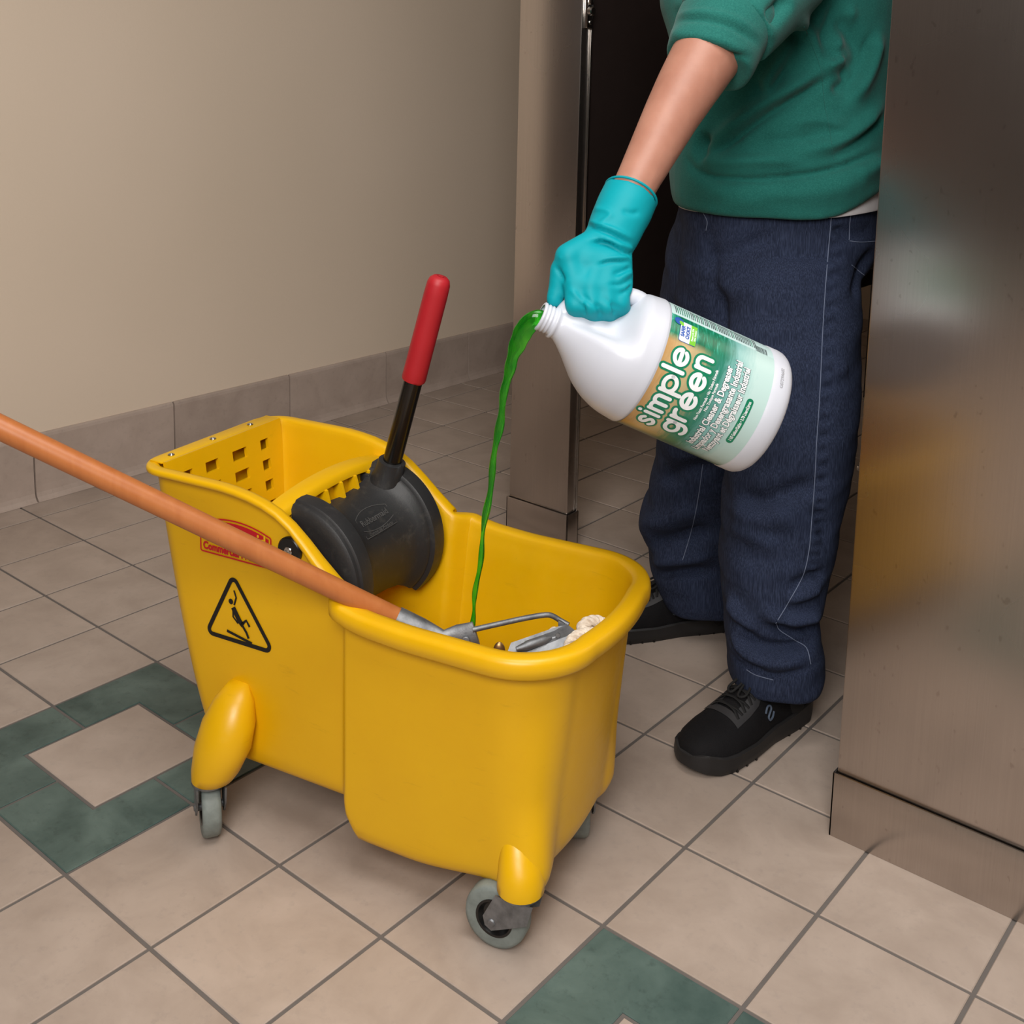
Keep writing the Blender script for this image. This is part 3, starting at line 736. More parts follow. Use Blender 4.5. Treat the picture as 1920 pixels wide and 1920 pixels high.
# ------------------------------------------------------------------ cleaner jug, tilted to pour
MO = P(1012, 592, 1.450); BA = P(1428, 777, 1.495); JL = np.linalg.norm(BA - MO); je = (BA - MO) / JL
mid = (MO + BA) / 2; tc = CAM - mid; tc = tc - je * (tc @ je); JN = tc / np.linalg.norm(tc); JD = np.cross(JN, je); JD = JD if JD[2] < 0 else -JD
KP = JL / 455; JR = 123 * 1.473 / FPX; KR = JR / 123
JP = [(0, 22), (0, 26), (1.5, 27.5), (5, 27.5), (6.5, 25.5), (9, 25.5), (10, 27), (12, 27), (13, 25.5), (16, 25.5), (17, 27), (19, 27), (20, 25.5), (25, 25.5), (26, 31), (30, 31.5), (32, 28.5), (38, 30), (48, 37), (56, 44), (66, 53), (75, 62), (85, 72), (95, 82), (107, 92), (119, 100), (130, 106.5), (140, 111), (150, 115), (160, 118), (172, 120.5), (184, 122), (192, 123), (198, 123.5), (200, 123), (202, 121.3), (300, 121), (408, 121.3), (411, 123.2), (430, 123.5), (438, 122.5), (445, 119), (450, 114), (453, 107), (455, 97), (452, 80)]
def jrec(a):                                          # radius of the grip recess floor on the upper side
    return np.interp(a, [38, 48, 62, 80, 100, 116, 128, 138, 147, 156, 168, 192], [30, 33, 36, 40, 44, 48, 55, 70, 94, 112, 120, 123])
def jr(a, r, th):
    if not 36 < a < 192: return r
    c = -math.sin(th); w = float(sstep(.0, .42, c)); rr = min(r, float(jrec(a))); return r + (rr - r) * w
def JPt(a, r, th): return MO + je * a * KP + (JN * math.cos(th) + JD * math.sin(th)) * r * KR
jug = empty('cleaner_jug', tuple(mid), 0, 'white gallon jug of cleaner with green label held tilted by gloved hand', 'jug')
dense = []
for (a0, r0), (a1, r1) in zip(JP[:-1], JP[1:]):
    n = max(1, int(abs(a1 - a0) / 4)) if 30 < a0 < 200 else 1
    dense += [(a0 + (a1 - a0) * k / n, r0 + (r1 - r0) * k / n) for k in range(n)]
dense.append(JP[-1])
NS = 72; ths = np.linspace(0, 2 * math.pi, NS, endpoint=False)
g = Geo(); g.loft([[JPt(a, jr(a, r, t), t) for t in ths] for a, r in dense], False, True)
g.obj('body', 'white', jug, ang=None)
up = -math.pi / 2
g = Geo(); hp = [(36, 14), (44, 38), (58, 62), (80, 80), (105, 90), (125, 97), (142, 102), (160, 102), (178, 92)]
g.tube(smoothpath([JPt(a, r, up) for a, r in hp], 5), [(.0115, .0135)] * ((len(hp) - 1) * 5 + 1), 18); g.obj('grip_handle', 'white', jug, ang=None)
g = Geo(); g.cyl(MO + je * KP * 8, je, 21 * KR, .001, 24)
g.obj('mouth_liquid', plain('dark_green_inside', (20, 110, 40), .2), jug)
# label
def m_label():
    b = NB('printed_label'); tcn = b.n('ShaderNodeUVMap'); sep = b.n('ShaderNodeSeparateXYZ'); b.l(tcn.outputs[0], sep.inputs[0])
    X, Y = sep.outputs[0], sep.outputs[1]             # X: 0 bottom .. 1 top of picture side, Y: 0 mouth side .. 1 base side
    mp_ = b.n('ShaderNodeMapping'); mp_.inputs['Scale'].default_value = (3, 10, 1); b.l(tcn.outputs[0], mp_.inputs[0])
    nz = b.noise(mp_.outputs[0], 2.2, 6, .65, 1.2)
    mr = b.n('ShaderNodeMath', operation='MULTIPLY_ADD'); b.l(nz, mr.inputs[0]); mr.inputs[1].default_value = .22; b.l(Y, mr.inputs[2])
    base = b.ramp(mr.outputs[0], [(.10, lin((180, 138, 84))), (.26, lin((206, 178, 132))), (.42, lin((176, 160, 120))), (.52, lin((62, 128, 100))), (.62, lin((44, 124, 104))), (.76, lin((128, 182, 178))), (.95, lin((186, 214, 210)))])
    sea = b.ramp(nz, [(.35, lin((6, 92, 62))), (.52, lin((20, 124, 92))), (.62, lin((60, 164, 140))), (.72, lin((190, 226, 220)))])
    ms = b.ramp(X, [(.655, (0, 0, 0)), (.70, (1, 1, 1))]); my = b.ramp(Y, [(.42, (1, 1, 1)), (.66, (0, 0, 0))])
    mul = b.mix(1.0, ms, my, 'MULTIPLY'); col = b.mix(mul, base, sea)
    col = b.mix(b.ramp(X, [(.825, (0, 0, 0)), (.829, (1, 1, 1))]), col, lin((196, 222, 222)))
    col = b.mix(b.ramp(X, [(.045, (.85, .85, .85)), (.13, (0, 0, 0))]), col, lin((64, 92, 52)))
    return b.set(Base_Color=col, Roughness=.28)
MT['label'] = m_label()
TA, TB = math.radians(88), math.radians(-88); AA, AB = 203, 409
nx, ny = 46, 14; vv = []; ff = []; uv = []
for j in range(ny + 1):
    for i in range(nx + 1):
        t = TA + (TB - TA) * i / nx; a = AA + (AB - AA) * j / ny; vv.append(JPt(a, 122.0, t)); uv.append((i / nx, j / ny))
for j in range(ny):
    for i in range(nx): k = j * (nx + 1) + i; ff.append((k, k + 1, k + nx + 2, k + nx + 1))
lab = mk('label', vv, ff, 'label', jug)
lay = lab.data.uv_layers.new(name='UVMap')
for lp in lab.data.loops: lay.data[lp.index].uv = uv[lp.vertex_index]
def labfn(ac, tc_deg, lift):
    """text frame on the label: x runs round the jug (upwards here), y towards the mouth"""
    def fn(x, y): return JPt(ac - y / KP, 122.0 + lift, math.radians(tc_deg) - x / JR)
    return fn
def fit_text(txt, ac, ta, tb, hpx, lift, bold=0.0, ref=None, kx=1.0):
    """text from angle ta (start, lower) to tb (end, upper), letter height hpx"""
    size = hpx * KP / .70
    v, f = text_mesh(txt, size, lambda x, y: (x, y, 0), bold); v = np.array(v); w = v[:, 0].max() - v[:, 0].min() - 2 * bold
    want = math.radians(ta - tb) * JR * kx; s = want / w; fn = labfn(ac, (ta + tb) / 2, lift)
    return [fn(x * s, y) for x, y, z in v], f
TG = plain('label_green_ink', (18, 122, 88), .35); TW = plain('label_white_ink', (238, 240, 242), .35); TD = plain('label_dark_ink', (22, 70, 66), .35)
TBl = plain('label_blue_ink', (36, 84, 168), .35); TLg = plain('label_lime_ink', (120, 196, 52), .35); TK = plain('label_black_ink', (30, 36, 36), .4)
def deg(r): return math.degrees(math.asin(r / 124))
def arc(cx_, cy_, r, a0, a1, n=14, ry=None): return [(cx_ + r * math.cos(math.radians(t)), cy_ + (ry or r) * math.sin(math.radians(t))) for t in np.linspace(a0, a1, n)]
STROKES = {'s': (.62, [smoothpath([(.60, .80), (.45, .97), (.22, .95), (.08, .76), (.22, .57), (.44, .45), (.58, .26), (.45, .05), (.22, .02), (.02, .19)], 4)]),
    'i': (.0, [[(0, 0), (0, 1)], [(0, 1.42), (0, 1.43)]]),
    'm': (1.0, [[(0, 0), (0, 1)], [(0, .6)] + arc(.25, .72, .25, 180, 0, 9) + [(.5, 0)], [(.5, .6)] + arc(.75, .72, .25, 180, 0, 9) + [(1, 0)]]),
    'p': (.92, [[(0, 1), (0, -.48)], arc(.46, .5, .46, 0, 360, 28)]), 'l': (0, [[(0, 0), (0, 1.5)]]),
    'e': (.92, [[(.06, .5), (.90, .5)], arc(.46, .5, .46, 5, 318, 26)]),
    'g': (.88, [arc(.44, .5, .44, 0, 360, 28), [(.88, 1), (.88, -.08)] + arc(.44, -.08, .44, 0, -140, 12, .40)]),
    'r': (.46, [[(0, 0), (0, 1)], [(0, .5)] + arc(.46, .52, .46, 170, 85, 8)]),
    'n': (.72, [[(0, 0), (0, 1)], [(0, .6)] + arc(.36, .64, .36, 180, 0, 12) + [(.72, 0)]])}
def stroke_text(txt, ac, ta, tb, xh, width, lift):
    gap = .40; W = sum(STROKES[c][0] for c in txt) + gap * (len(txt) - 1); want = math.radians(ta - tb) * JR / KP / xh - .3; s = want / W
    fn = labfn(ac, (ta + tb) / 2, lift); G = Geo(); x = -want / 2; k = xh * KP
    for c in txt:
        w_, st = STROKES[c]
        for p in st:
            p = [((x + q[0] * s) * k, q[1] * k) for q in p]
            p = [np.array(q) for q in p]; fine = [p[0]]
            for q0, q1 in zip(p[:-1], p[1:]): fine += [q0 + (q1 - q0) * t for t in np.linspace(0, 1, max(1, int(np.linalg.norm(q1 - q0) / .004)) + 1)[1:]]
            G.add(*ribbon(fine, width * k, lambda a, b, l: fn(a, b), 0))
            for q in (p[0], p[-1]): G.add(*disc(q, width * k / 2, fn, 16))
        x += (w_ + gap) * s
    return G.v, G.f
for txt, ac, r0, r1, xh in (('simple', 247, 103, -52, 25), ('green', 291, 98, -55, 26)):
    decal('label_outline', stroke_text(txt, ac, deg(r0), deg(r1), xh, .60, .45), TG, jug)
    decal('label_lettering', stroke_text(txt, ac, deg(r0), deg(r1), xh, .29, .9), TW, jug)
for txt, ac, r0, r1, hp_ in (('Non-Toxic Formula • No Tóxico Fórmula', 306, 58, -40, 5), ('Non Toxique Formule', 314, 36, -18, 5)):
    decal('label_lettering', fit_text(txt, ac, deg(r0), deg(r1), hp_, .7, .00016), TW, jug)
for txt, ac, r0, r1 in (('Industrial Cleaner & Degreaser', 330, 101, -56), ('Limpiador y Desengrasante Industrial', 346.5, 107, -72), ('Nettoyant et Dégraisseur Industriel', 363, 102, -66)):
    decal('label_outline', fit_text(txt, ac, deg(r0), deg(r1), 12.5, .5, .0010), TD, jug)
    decal('label_lettering', fit_text(txt, ac, deg(r0), deg(r1), 12.5, .9, .00040), TW, jug)
def patch(poly, fn, sub=8):                          # flat print polygon bent round the jug, cut into slices
    pl = np.array(poly, float); n = len(pl); x0, x1 = pl[:, 0].min(), pl[:, 0].max(); m = max(2, int((x1 - x0) / .0035) + 1)
    ends = sorted(set(np.round(np.concatenate([np.linspace(x0, x1, m), pl[:, 0]]), 7))); v = []; f = []
    for x in ends:
        ys = []
        for i in range(n):
            p, q = pl[i], pl[(i + 1) % n]
            if min(p[0], q[0]) - 1e-6 <= x <= max(p[0], q[0]) + 1e-6:
                if abs(q[0] - p[0]) < 1e-9: ys += [p[1], q[1]]
                else: ys.append(p[1] + (q[1] - p[1]) * (x - p[0]) / (q[0] - p[0]))
        v += [fn(x, min(ys)), fn(x, max(ys))]
    for i in range(len(ends) - 1): f.append((2 * i, 2 * i + 1, 2 * i + 3, 2 * i + 2))
    return v, f
ta, tb = deg(72), deg(-18); wd = math.radians(ta - tb) * JR; fn = labfn(379, (ta + tb) / 2, .5)
decal('label_pill', patch(rpoly([(-wd / 2, -.0046), (wd / 2, -.0046), (wd / 2, .0046), (-wd / 2, .0046)], .0045, 5), fn, 2), TG, jug)
decal('label_lettering', fit_text('1 US Gallon/Galón • 3.78 Liters/Litros', 381.5, ta - 3, tb + 3, 6, .8, .00018), TW, jug)
# safer choice badge
fb = labfn(231, deg(-78) - 3, .5)
decal('badge_border', patch(rpoly([(-.0180, -.0165), (.0140, -.0165), (.0140, .0075), (-.0180, .0075)], .003, 4), fb, 2), TBl, jug)
fb2 = labfn(231, deg(-78) - 3, .8)
decal('badge_field', patch(rpoly([(-.0174, -.0159), (.0134, -.0159), (.0134, .0069), (-.0174, .0069)], .0028, 4), fb2, 2), TW, jug)
fb3 = labfn(231, deg(-78) - 3, 1.1)
decal('badge_green', patch([(-.0174, -.0159), (.0134, -.0159), (.0134, -.0075), (-.0174, -.0075)], fb3, 4), TLg, jug)
decal('badge_lettering', text_mesh('SAFER', .0066, lambda x, y: fb3(x * .95 - .002, y + .001), .0004), TBl, jug)
decal('badge_lettering', text_mesh('CHOICE', .0066, lambda x, y: fb3(x * .8 - .002, y - .0058), .0004), TBl, jug)
decal('badge_lettering', text_mesh('Meets U.S. EPA', .0032, lambda x, y: labfn(231, deg(-78) - 3, 1.4)(x - .002, y - .0112), .0001), TW, jug)
decal('badge_lettering', text_mesh('Safer Product', .0032, lambda x, y: labfn(231, deg(-78) - 3, 1.4)(x - .002, y - .0147), .0001), TW, jug)
decal('badge_globe', disc((.012, .0098), .0062, lambda x, y: fb3(x, y)), TBl, jug)
f4 = labfn(231, deg(-78) - 3, 1.4)
decal('badge_leaf', patch(rpoly([(.004, .002), (.012, .004), (.0135, .0105), (.007, .0085)], .002, 4), f4, 2), TLg, jug)
# small print columns, barcode
rng = random.Random(5); g = Geo(); gg = Geo()
a = 212
while a < 375:
    fnc = labfn(a, -68, .5); green = rng.random() < .3
    x = -.0105
    while x < .0125:
        ln = rng.uniform(.0015, .0045)
        (gg if green else g).add(*patch([(x, -.0006), (min(x + ln, .013), -.0006), (min(x + ln, .013), .0006), (x, .0006)], fnc, 1)); x += ln + .0008
    a += 3.6 if not green else 4.6
decal('small_print', (g.v, g.f), TK, jug)['kind'] = 'stuff'; decal('small_print', (gg.v, gg.f), TG, jug)['kind'] = 'stuff'
g = Geo(); fnc = labfn(384, -64, .6); y = -.008
for k in range(16):
    wv_ = rng.choice((.0003, .0005, .0008)); g.add(*patch([(-.010, y), (.004, y), (.004, y + wv_), (-.010, y + wv_)], fnc, 2)); y += wv_ + rng.choice((.0004, .0007))
decal('barcode', (g.v, g.f), TK, jug)
decal('lot_code', text_mesh('G0729A602', .0062, lambda x, y: JPt(428 - y / KP, 124.2, math.radians(-38) - x / JR), .0), plain('grey_ink', (150, 150, 156), .4), jug)
jug_parts = jug

# ------------------------------------------------------------------ poured stream
def m_liquid():
    b = NB('green_cleaner'); n = b.noise(b.coord('Object', (1, 1, .35)), 90, 3)
    m = b.set(Base_Color=b.ramp(n, [(.3, lin((30, 190, 50))), (.7, lin((110, 236, 70)))]), Roughness=.04, IOR=1.34)
    b.b.inputs['Transmission Weight'].default_value = .88; return m
MT['liquid'] = m_liquid()
sp = [(1020, 598, 1.451, .0105, .005), (1010, 598, 1.450, .0120, .0055), (999, 602, 1.450, .0122, .0050), (988, 612, 1.452, .0125, .0042), (977, 630, 1.456, .0120, .0036), (967, 655, 1.461, .0100, .0034), (956, 690, 1.467, .0068, .0038), (947, 730, 1.474, .0054, .0042), (938, 785, 1.482, .0049, .0042), (928, 850, 1.491, .0045, .0040), (918, 920, 1.501, .0042, .0038), (908, 990, 1.511, .0038, .0036), (899, 1060, 1.521, .0034, .0033), (891, 1120, 1.530, .0032, .0031), (885, 1170, 1.538, .0031, .0030), (880, 1240, 1.548, .0031, .003), (874, 1330, 1.562, .0031, .003)]
q = smoothpath(sp, 10); path = []; rad = []
for i, (x, y, d_, a_, b_) in enumerate(q):
    m_ = min(1, max(0, i - 30) / 60); k1 = 1 + (.20 * math.sin(i * .55) + .12 * math.sin(i * .31 + 1)) * m_; k2 = 1 + (.20 * math.sin(i * .47 + 2) + .12 * math.sin(i * .27)) * m_
    path.append(P(x + 1.6 * m_ * math.sin(i * .33), y, d_)); rad.append((b_ * k2, a_ * k1))
g = Geo(); g.tube(path, rad, 18, up=RM[2]); so = g.obj('cleaner_stream', 'liquid', origin=tuple(path[-1]), ang=None)
tag(so, 'thin stream of bright green cleaner falling from jug mouth into bucket', 'liquid')
# ------------------------------------------------------------------ person
LH = np.array([RM[0][0], RM[0][1], 0]); LH /= np.linalg.norm(LH); DH = np.array([-LH[1], LH[0], 0])
def sect(px, py, d, a, b, n=40, p=2.3, dz=None, rot=0.0):
    c = P(px, py, d); out = []
    for q in np.linspace(0, 2 * math.pi, n, endpoint=False):
        ca, sa = math.cos(q), math.sin(q); x = a * math.copysign(abs(ca) ** (2 / p), ca); y = b * math.copysign(abs(sa) ** (2 / p), sa)
        if rot: x, y = x * math.cos(rot) - y * math.sin(rot), x * math.sin(rot) + y * math.cos(rot)
        out.append(c + LH * x + DH * y + np.array([0, 0, 0 if dz is None else dz(x, y)]))
    return out
def m_cloth(name, a, b_, wscale, rough=.9, bump=.35, streak=None, sheen=0.0):
    b = NB(name); v = b.coord('Object')
    n = b.noise(v, 14, 5, .6); wv = b.noise(b.coord('Object', wscale), 1, 2, .7)
    col = b.ramp(n, [(.3, lin(a)), (.7, lin(b_))])
    if streak: col = b.mix(b.ramp(wv, [(.40, (0, 0, 0)), (.72, (.8, .8, .8))]), col, lin(streak))
    b.set(Base_Color=col, Roughness=rough); b.b.inputs['Sheen Weight'].default_value = sheen
    b.b.inputs['Specular IOR Level'].default_value = .2
    b.bump(wv, bump, .0012); return b.m
MT['denim'] = m_cloth('dark_denim', (27, 33, 51), (36, 44, 66), (760, 760, 34), .9, .10, (62, 72, 98))
MT['knit'] = m_cloth('green_knit', (25, 92, 85), (32, 104, 96), (420, 420, 700), .92, .45, (44, 118, 108), .1)
MT['tee'] = plain('white_tee', (226, 222, 224), .9); MT['redtee'] = plain('red_tee', (170, 20, 30), .9)
def m_skin():
    b = NB('skin'); v = b.coord(); n = b.noise(v, 18, 5, .6); n2 = b.noise(v, 240, 3)
    col = b.ramp(n, [(.3, lin((164, 112, 93))), (.7, lin((180, 128, 108)))])
    b.set(Base_Color=col, Roughness=.48); b.b.inputs['Subsurface Weight'].default_value = .15; b.b.inputs['Subsurface Radius'].default_value = (.012, .005, .003)
    b.bump(n2, .12, .0008); return b.m
MT['skin'] = m_skin()
MT['glove'] = plain('teal_nitrile', (0, 152, 164), .55, var=.04, scale=12)
MT['glove'].node_tree.nodes['Principled BSDF'].inputs['Specular IOR Level'].default_value = .22
MT['shoe'] = m_cloth('black_mesh_upper', (17, 16, 18), (24, 23, 25), (420, 420, 420), .8, .7)
MT['sole'] = plain('black_rubber_sole', (34, 33, 34), .55, bump=.15)
MT['lace'] = plain('black_lace', (14, 13, 14), .8); MT['overlay'] = plain('grey_overlay', (44, 43, 45), .6)
MT['thread'] = plain('pale_blue_thread', (112, 122, 146), .9)
MT['hair'] = plain('brown_hair', (60, 42, 30), .6)

# body: one skin from head to feet, arms and hands included
hand_px = {                                           # left hand closed round the jug grip: knuckle chain per finger
    'index': [(1078, 532, 1.452), (1078, 572, 1.440), (1086, 590, 1.458), (1094, 578, 1.490), (1096, 560, 1.495)],
    'middle': [(1108, 538, 1.446), (1107, 576, 1.434), (1115, 594, 1.455), (1122, 580, 1.490), (1124, 560, 1.494)],
    'ring': [(1136, 540, 1.448), (1136, 575, 1.437), (1142, 592, 1.458), (1149, 580, 1.490), (1150, 562, 1.494)],
    'little': [(1163, 537, 1.455), (1164, 568, 1.445), (1168, 584, 1.462), (1172, 574, 1.488), (1172, 562, 1.490)],
    'thumb': [(1066, 482, 1.462), (1050, 505, 1.466), (1046, 540, 1.464), (1040, 562, 1.462)]}
frad = {'index': .0115, 'middle': .0118, 'ring': .0112, 'little': .0098, 'thumb': .0118}
def hand(g, grow=0.0):
    wrist = P(1148, 440, 1.500)
    for nm, ch in hand_px.items():
        pts = [P(*c) for c in ch]; r = frad[nm] + grow
        if nm != 'thumb': g.capsule(wrist, pts[0], .024 + grow, .0155 + grow)
        else:
            g.capsule(P(1128, 458, 1.492), pts[0], .024 + grow, .0175 + grow)
        for i in range(len(pts) - 1): g.capsule(pts[i], pts[i + 1], r * (1.12 - .08 * i), r * (1.04 - .08 * i))
    k = [P(*hand_px[n][0]) for n in ('index', 'middle', 'ring', 'little')]
    for a, b in zip(k[:-1], k[1:]): g.capsule(a, b, .0145 + grow, .0145 + grow)
    g.capsule(P(1066, 482, 1.464), k[0], .0165 + grow, .0145 + grow); g.capsule(P(1100, 490, 1.468), P(1150, 495, 1.470), .022 + grow, .021 + grow)
    return g
person_pos = P(1462, 1250, 1.98); person_pos[2] = 0
bg = Geo()
fore = [(1420, -40, 1.70, .050), (1375, 30, 1.655, .050), (1345, 75, 1.635, .051), (1316, 118, 1.615, .0485), (1288, 165, 1.598, .0445), (1258, 218, 1.580, .0395), (1226, 280, 1.560, .0345), (1200, 330, 1.543, .0305), (1180, 370, 1.527, .0285), (1160, 412, 1.510, .0265), (1148, 440, 1.500, .023)]
bg.tube([P(x, y, d) for x, y, d, r in fore], [r for x, y, d, r in fore], 24)
bg.capsule(P(1535, -170, 1.85), P(1385, 10, 1.66), .058, .049); hand(bg, -.0042)
for s in ((1462, 360, 1.99, .155, .11), (1465, 250, 1.985, .150, .105), (1466, 120, 1.98, .155, .105), (1466, 0, 1.97, .165, .11), (1462, -130, 1.96, .18, .11), (1458, -210, 1.955, .16, .085)): pass
bg.loft([sect(*s) for s in ((1462, 520, 2.0, .12, .09), (1462, 400, 1.99, .155, .11), (1465, 250, 1.985, .150, .105), (1466, 120, 1.98, .155, .105), (1466, 0, 1.97, .165, .11), (1462, -130, 1.96, .18, .11), (1458, -215, 1.955, .15, .08), (1455, -250, 1.95, .07, .065))])
bg.capsule(P(1452, -240, 1.95), P(1424, -310, 1.94), .058, .055)
hc = P(1404, -408, 1.94); face = (-LH * .75 - DH * .55 + np.array([0, 0, -.35])); face /= np.linalg.norm(face); side = np.cross(face, [0, 0, 1.]); side /= np.linalg.norm(side); hup = np.cross(side, face)
bg.sphere(hc, .10, 14, (.78, .98, 1.18), (side, face, hup)); bg.sphere(hc + face * .03 - hup * .055, .06, 10, (.95, .9, .9), (side, face, hup))
bg.capsule(hc + face * .095 + hup * .012, hc + face * .118 - hup * .022, .008, .014)
for s in (-1, 1): bg.sphere(hc + side * s * .08 - face * .01, .028, 8, (.35, .7, 1.1), (side, face, hup))
bg.capsule(hc + face * .088 - hup * .058 - side * .02, hc + face * .088 - hup * .058 + side * .02, .008, .008)
for chain in (((1470, 480, 1.985, .09), (1482, 800, 1.93, .062), (1450, 1230, 1.945, .036), (1468, 1300, 1.955, .030)), ((1350, 480, 2.07, .09), (1326, 860, 2.21, .052), (1325, 1110, 2.285, .036), (1335, 1140, 2.30, .028))):
    for a, b in zip(chain[:-1], chain[1:]): bg.capsule(P(*a[:3]), P(*b[:3]), a[3], b[3])
for tx, ty, hx, hy in ((.305, .60, .355, .82), (-.045, .85, .105, 1.045)):
    bg.capsule((hx * .8 + tx * .2, hy * .8 + ty * .2, .055), (hx * .3 + tx * .7, hy * .3 + ty * .7, .045), .024, .016)
# right arm hanging on the far side with a relaxed hand
ra = [P(1370, -170, 2.12), P(1390, 60, 2.20), P(1420, 260, 2.22)]
bg.capsule(ra[0], ra[1], .055, .046); bg.capsule(ra[1], ra[2], .046, .030)
pm = ra[2] + np.array([0, 0, -.05]); bg.capsule(ra[2], pm, .03, .028)
for k, (o, L) in enumerate(((-.027, .075), (-.009, .085), (.009, .08), (.027, .062))):
    b0 = pm + LH * o + np.array([0, 0, -.03]); b1 = b0 + np.array([0, 0, -L * .5]); b2 = b1 + np.array([0, 0, -L * .4]) + DH * .015
    bg.capsule(b0 + np.array([0, 0, .03]), b0, .014, .010); bg.capsule(b0, b1, .010, .009); bg.capsule(b1, b2, .009, .0075)
bg.capsule(pm + LH * -.02, pm - LH * .05 + np.array([0, 0, -.03]), .014, .010); bg.capsule(pm - LH * .05 + np.array([0, 0, -.03]), pm - LH * .055 + np.array([0, 0, -.065]), .010, .008)
bs = Skin(bg, .0055, 4)
person = bs.obj('person', 'skin', origin=tuple(person_pos))
tag(person, 'person in green sweater, dark jeans and teal glove pouring from the jug', 'person')
hg = Geo(); hg.sphere(hc - face * .012 + hup * .02, .106, 14, (.82, .98, 1.15), (side, face, hup)); hv, hf = remesh(hg, .006, 3)
keep = ((hv - hc) @ face < .055) & ((hv - hc) @ hup > -.06) | ((hv - hc) @ hup > .055); hf = [f for f in hf if all(keep[i] for i in f)]
mk('hair', hv, hf, 'hair', person)
for s in (-1, 1):
    ey = Geo().sphere(hc + side * s * .032 + face * .0835 + hup * .012, .0105, 10).obj('eye', 'tee', person)
    Geo().sphere(hc + side * s * .032 + face * .0895 + hup * .012, .0052, 8).obj('pupil', 'hair', ey)
    Geo().capsule(hc + side * s * .018 + face * .094 + hup * .032, hc + side * s * .046 + face * .084 + hup * .034, .0035, .003).obj('eyebrow', 'hair', person)

# jeans
jg = Geo()
jg.loft([sect(*s) for s in ((1352, 640, 2.06, .09, .09), (1400, 560, 2.03, .13, .115), (1448, 500, 2.01, .166, .130), (1460, 440, 2.0, .172, .128), (1462, 380, 1.99, .168, .126), (1462, 330, 1.99, .164, .124))])
jg.loft([sect(*s) for s in ((1470, 470, 1.985, .125, .12), (1474, 540, 1.97, .124, .116), (1478, 620, 1.955, .121, .11), (1484, 720, 1.94, .114, .102), (1486, 820, 1.93, .107, .098), (1474, 900, 1.93, .103, .096), (1461, 980, 1.93, .099, .093), (1453, 1060, 1.935, .092, .09), (1448, 1110, 1.938, .085, .086), (1445, 1145, 1.94, .077, .082), (1449, 1185, 1.94, .079, .084), (1453, 1220, 1.94, .083, .087), (1452, 1250, 1.94, .080, .085), (1452, 1272, 1.94, .074, .080), (1453, 1278, 1.94, .068, .074))])
jg.loft([sect(*s) for s in ((1385, 350, 2.03, .09, .11), (1358, 430, 2.05, .094, .11), (1348, 490, 2.065, .096, .11), (1338, 560, 2.09, .098, .105), (1330, 680, 2.13, .097, .10), (1328, 800, 2.18, .096, .098), (1322, 880, 2.21, .096, .096), (1304, 950, 2.24, .102, .098), (1296, 990, 2.255, .103, .097), (1300, 1030, 2.27, .092, .092), (1310, 1075, 2.28, .092, .092), (1318, 1110, 2.285, .090, .09), (1320, 1128, 2.285, .084, .085), (1320, 1133, 2.285, .078, .08))])
js = Skin(jg, .0050, 8)
js.wobble(.0035, 5.5, 4, (1, 1, 1.8)); js.refresh(); js.gain = 2.0
F = js.fold
F([(1368, 1222), (1395, 1250), (1450, 1265), (1520, 1252)], -.0025, .004)
# left leg: knee and calf breaks, stacked cuff
F([(1375, 925), (1430, 940), (1500, 915), (1535, 900)], -.006, .016); F([(1370, 955), (1430, 975), (1490, 960)], .005, .018)
F([(1365, 985), (1420, 1010), (1470, 1030)], .004, .014); F([(1520, 950), (1545, 985), (1550, 1030)], -.004, .012)
F([(1440, 1165), (1490, 1190), (1535, 1180)], -.010, .011); F([(1380, 1165), (1420, 1205), (1480, 1215), (1530, 1205)], -.009, .010)
F([(1370, 1185), (1400, 1225), (1450, 1243), (1510, 1240)], .007, .012); F([(1375, 1205), (1405, 1240), (1440, 1256)], -.007, .008)
F([(1430, 1140), (1465, 1165), (1510, 1160), (1545, 1150)], .009, .014); F([(1365, 1120), (1390, 1160), (1420, 1190)], .007, .014)
F([(1480, 1100), (1520, 1085), (1548, 1075)], -.005, .010); F([(1470, 1125), (1510, 1115), (1540, 1100)], .005, .010)
# thighs, hip
F([(1320, 480), (1380, 470), (1450, 440)], -.004, .012); F([(1330, 520), (1380, 545), (1440, 540)], .004, .016)
F([(1330, 430), (1335, 500), (1350, 570), (1360, 640)], -.006, .014)
F([(1600, 560), (1618, 500), (1640, 470)], -.006, .012); F([(1560, 430), (1590, 440), (1640, 430)], -.004, .012)
F([(1560, 700), (1590, 690)], .003, .014); F([(1400, 640), (1440, 655), (1500, 640)], -.003, .016)
# right leg breaks
F([(1200, 985), (1250, 975), (1320, 950)], .006, .018); F([(1210, 1020), (1270, 1010), (1340, 990)], -.008, .016); F([(1215, 1055), (1270, 1050), (1340, 1040)], .006, .014)
F([(1235, 1080), (1280, 1075), (1345, 1070)], -.006, .010); F([(1240, 900), (1290, 880), (1350, 870)], -.005, .016)
js.refresh()
seam_px = [(1560, 392), (1553, 470), (1546, 560), (1541, 650), (1537, 740), (1531, 830), (1527, 910), (1522, 970), (1517, 1030), (1505, 1080), (1478, 1130), (1455, 1168)]
for k, (x, y) in enumerate(smoothpath(seam_px[:10], 6)):   # puckers beside the side seam
    if k % 1 == 0: js.fold([(x + 4, y), (x + 22, y + 3)], -.0022 if k % 2 else .0016, .0055, .5, 2)
js.refresh()
jeans = js.obj('jeans', 'denim', person)
def stitch(name, pix, r=.0007, par=jeans, sk=js, mat='thread', per=6):
    p = sk.trace(pix, .0004, per)
    if len(p) > 2: Geo().tube(p, r, 6).obj(name, mat, par)
stitch('side_seam', seam_px); stitch('side_seam', [(1455, 1168), (1462, 1182), (1490, 1200), (1512, 1215), (1520, 1245)])
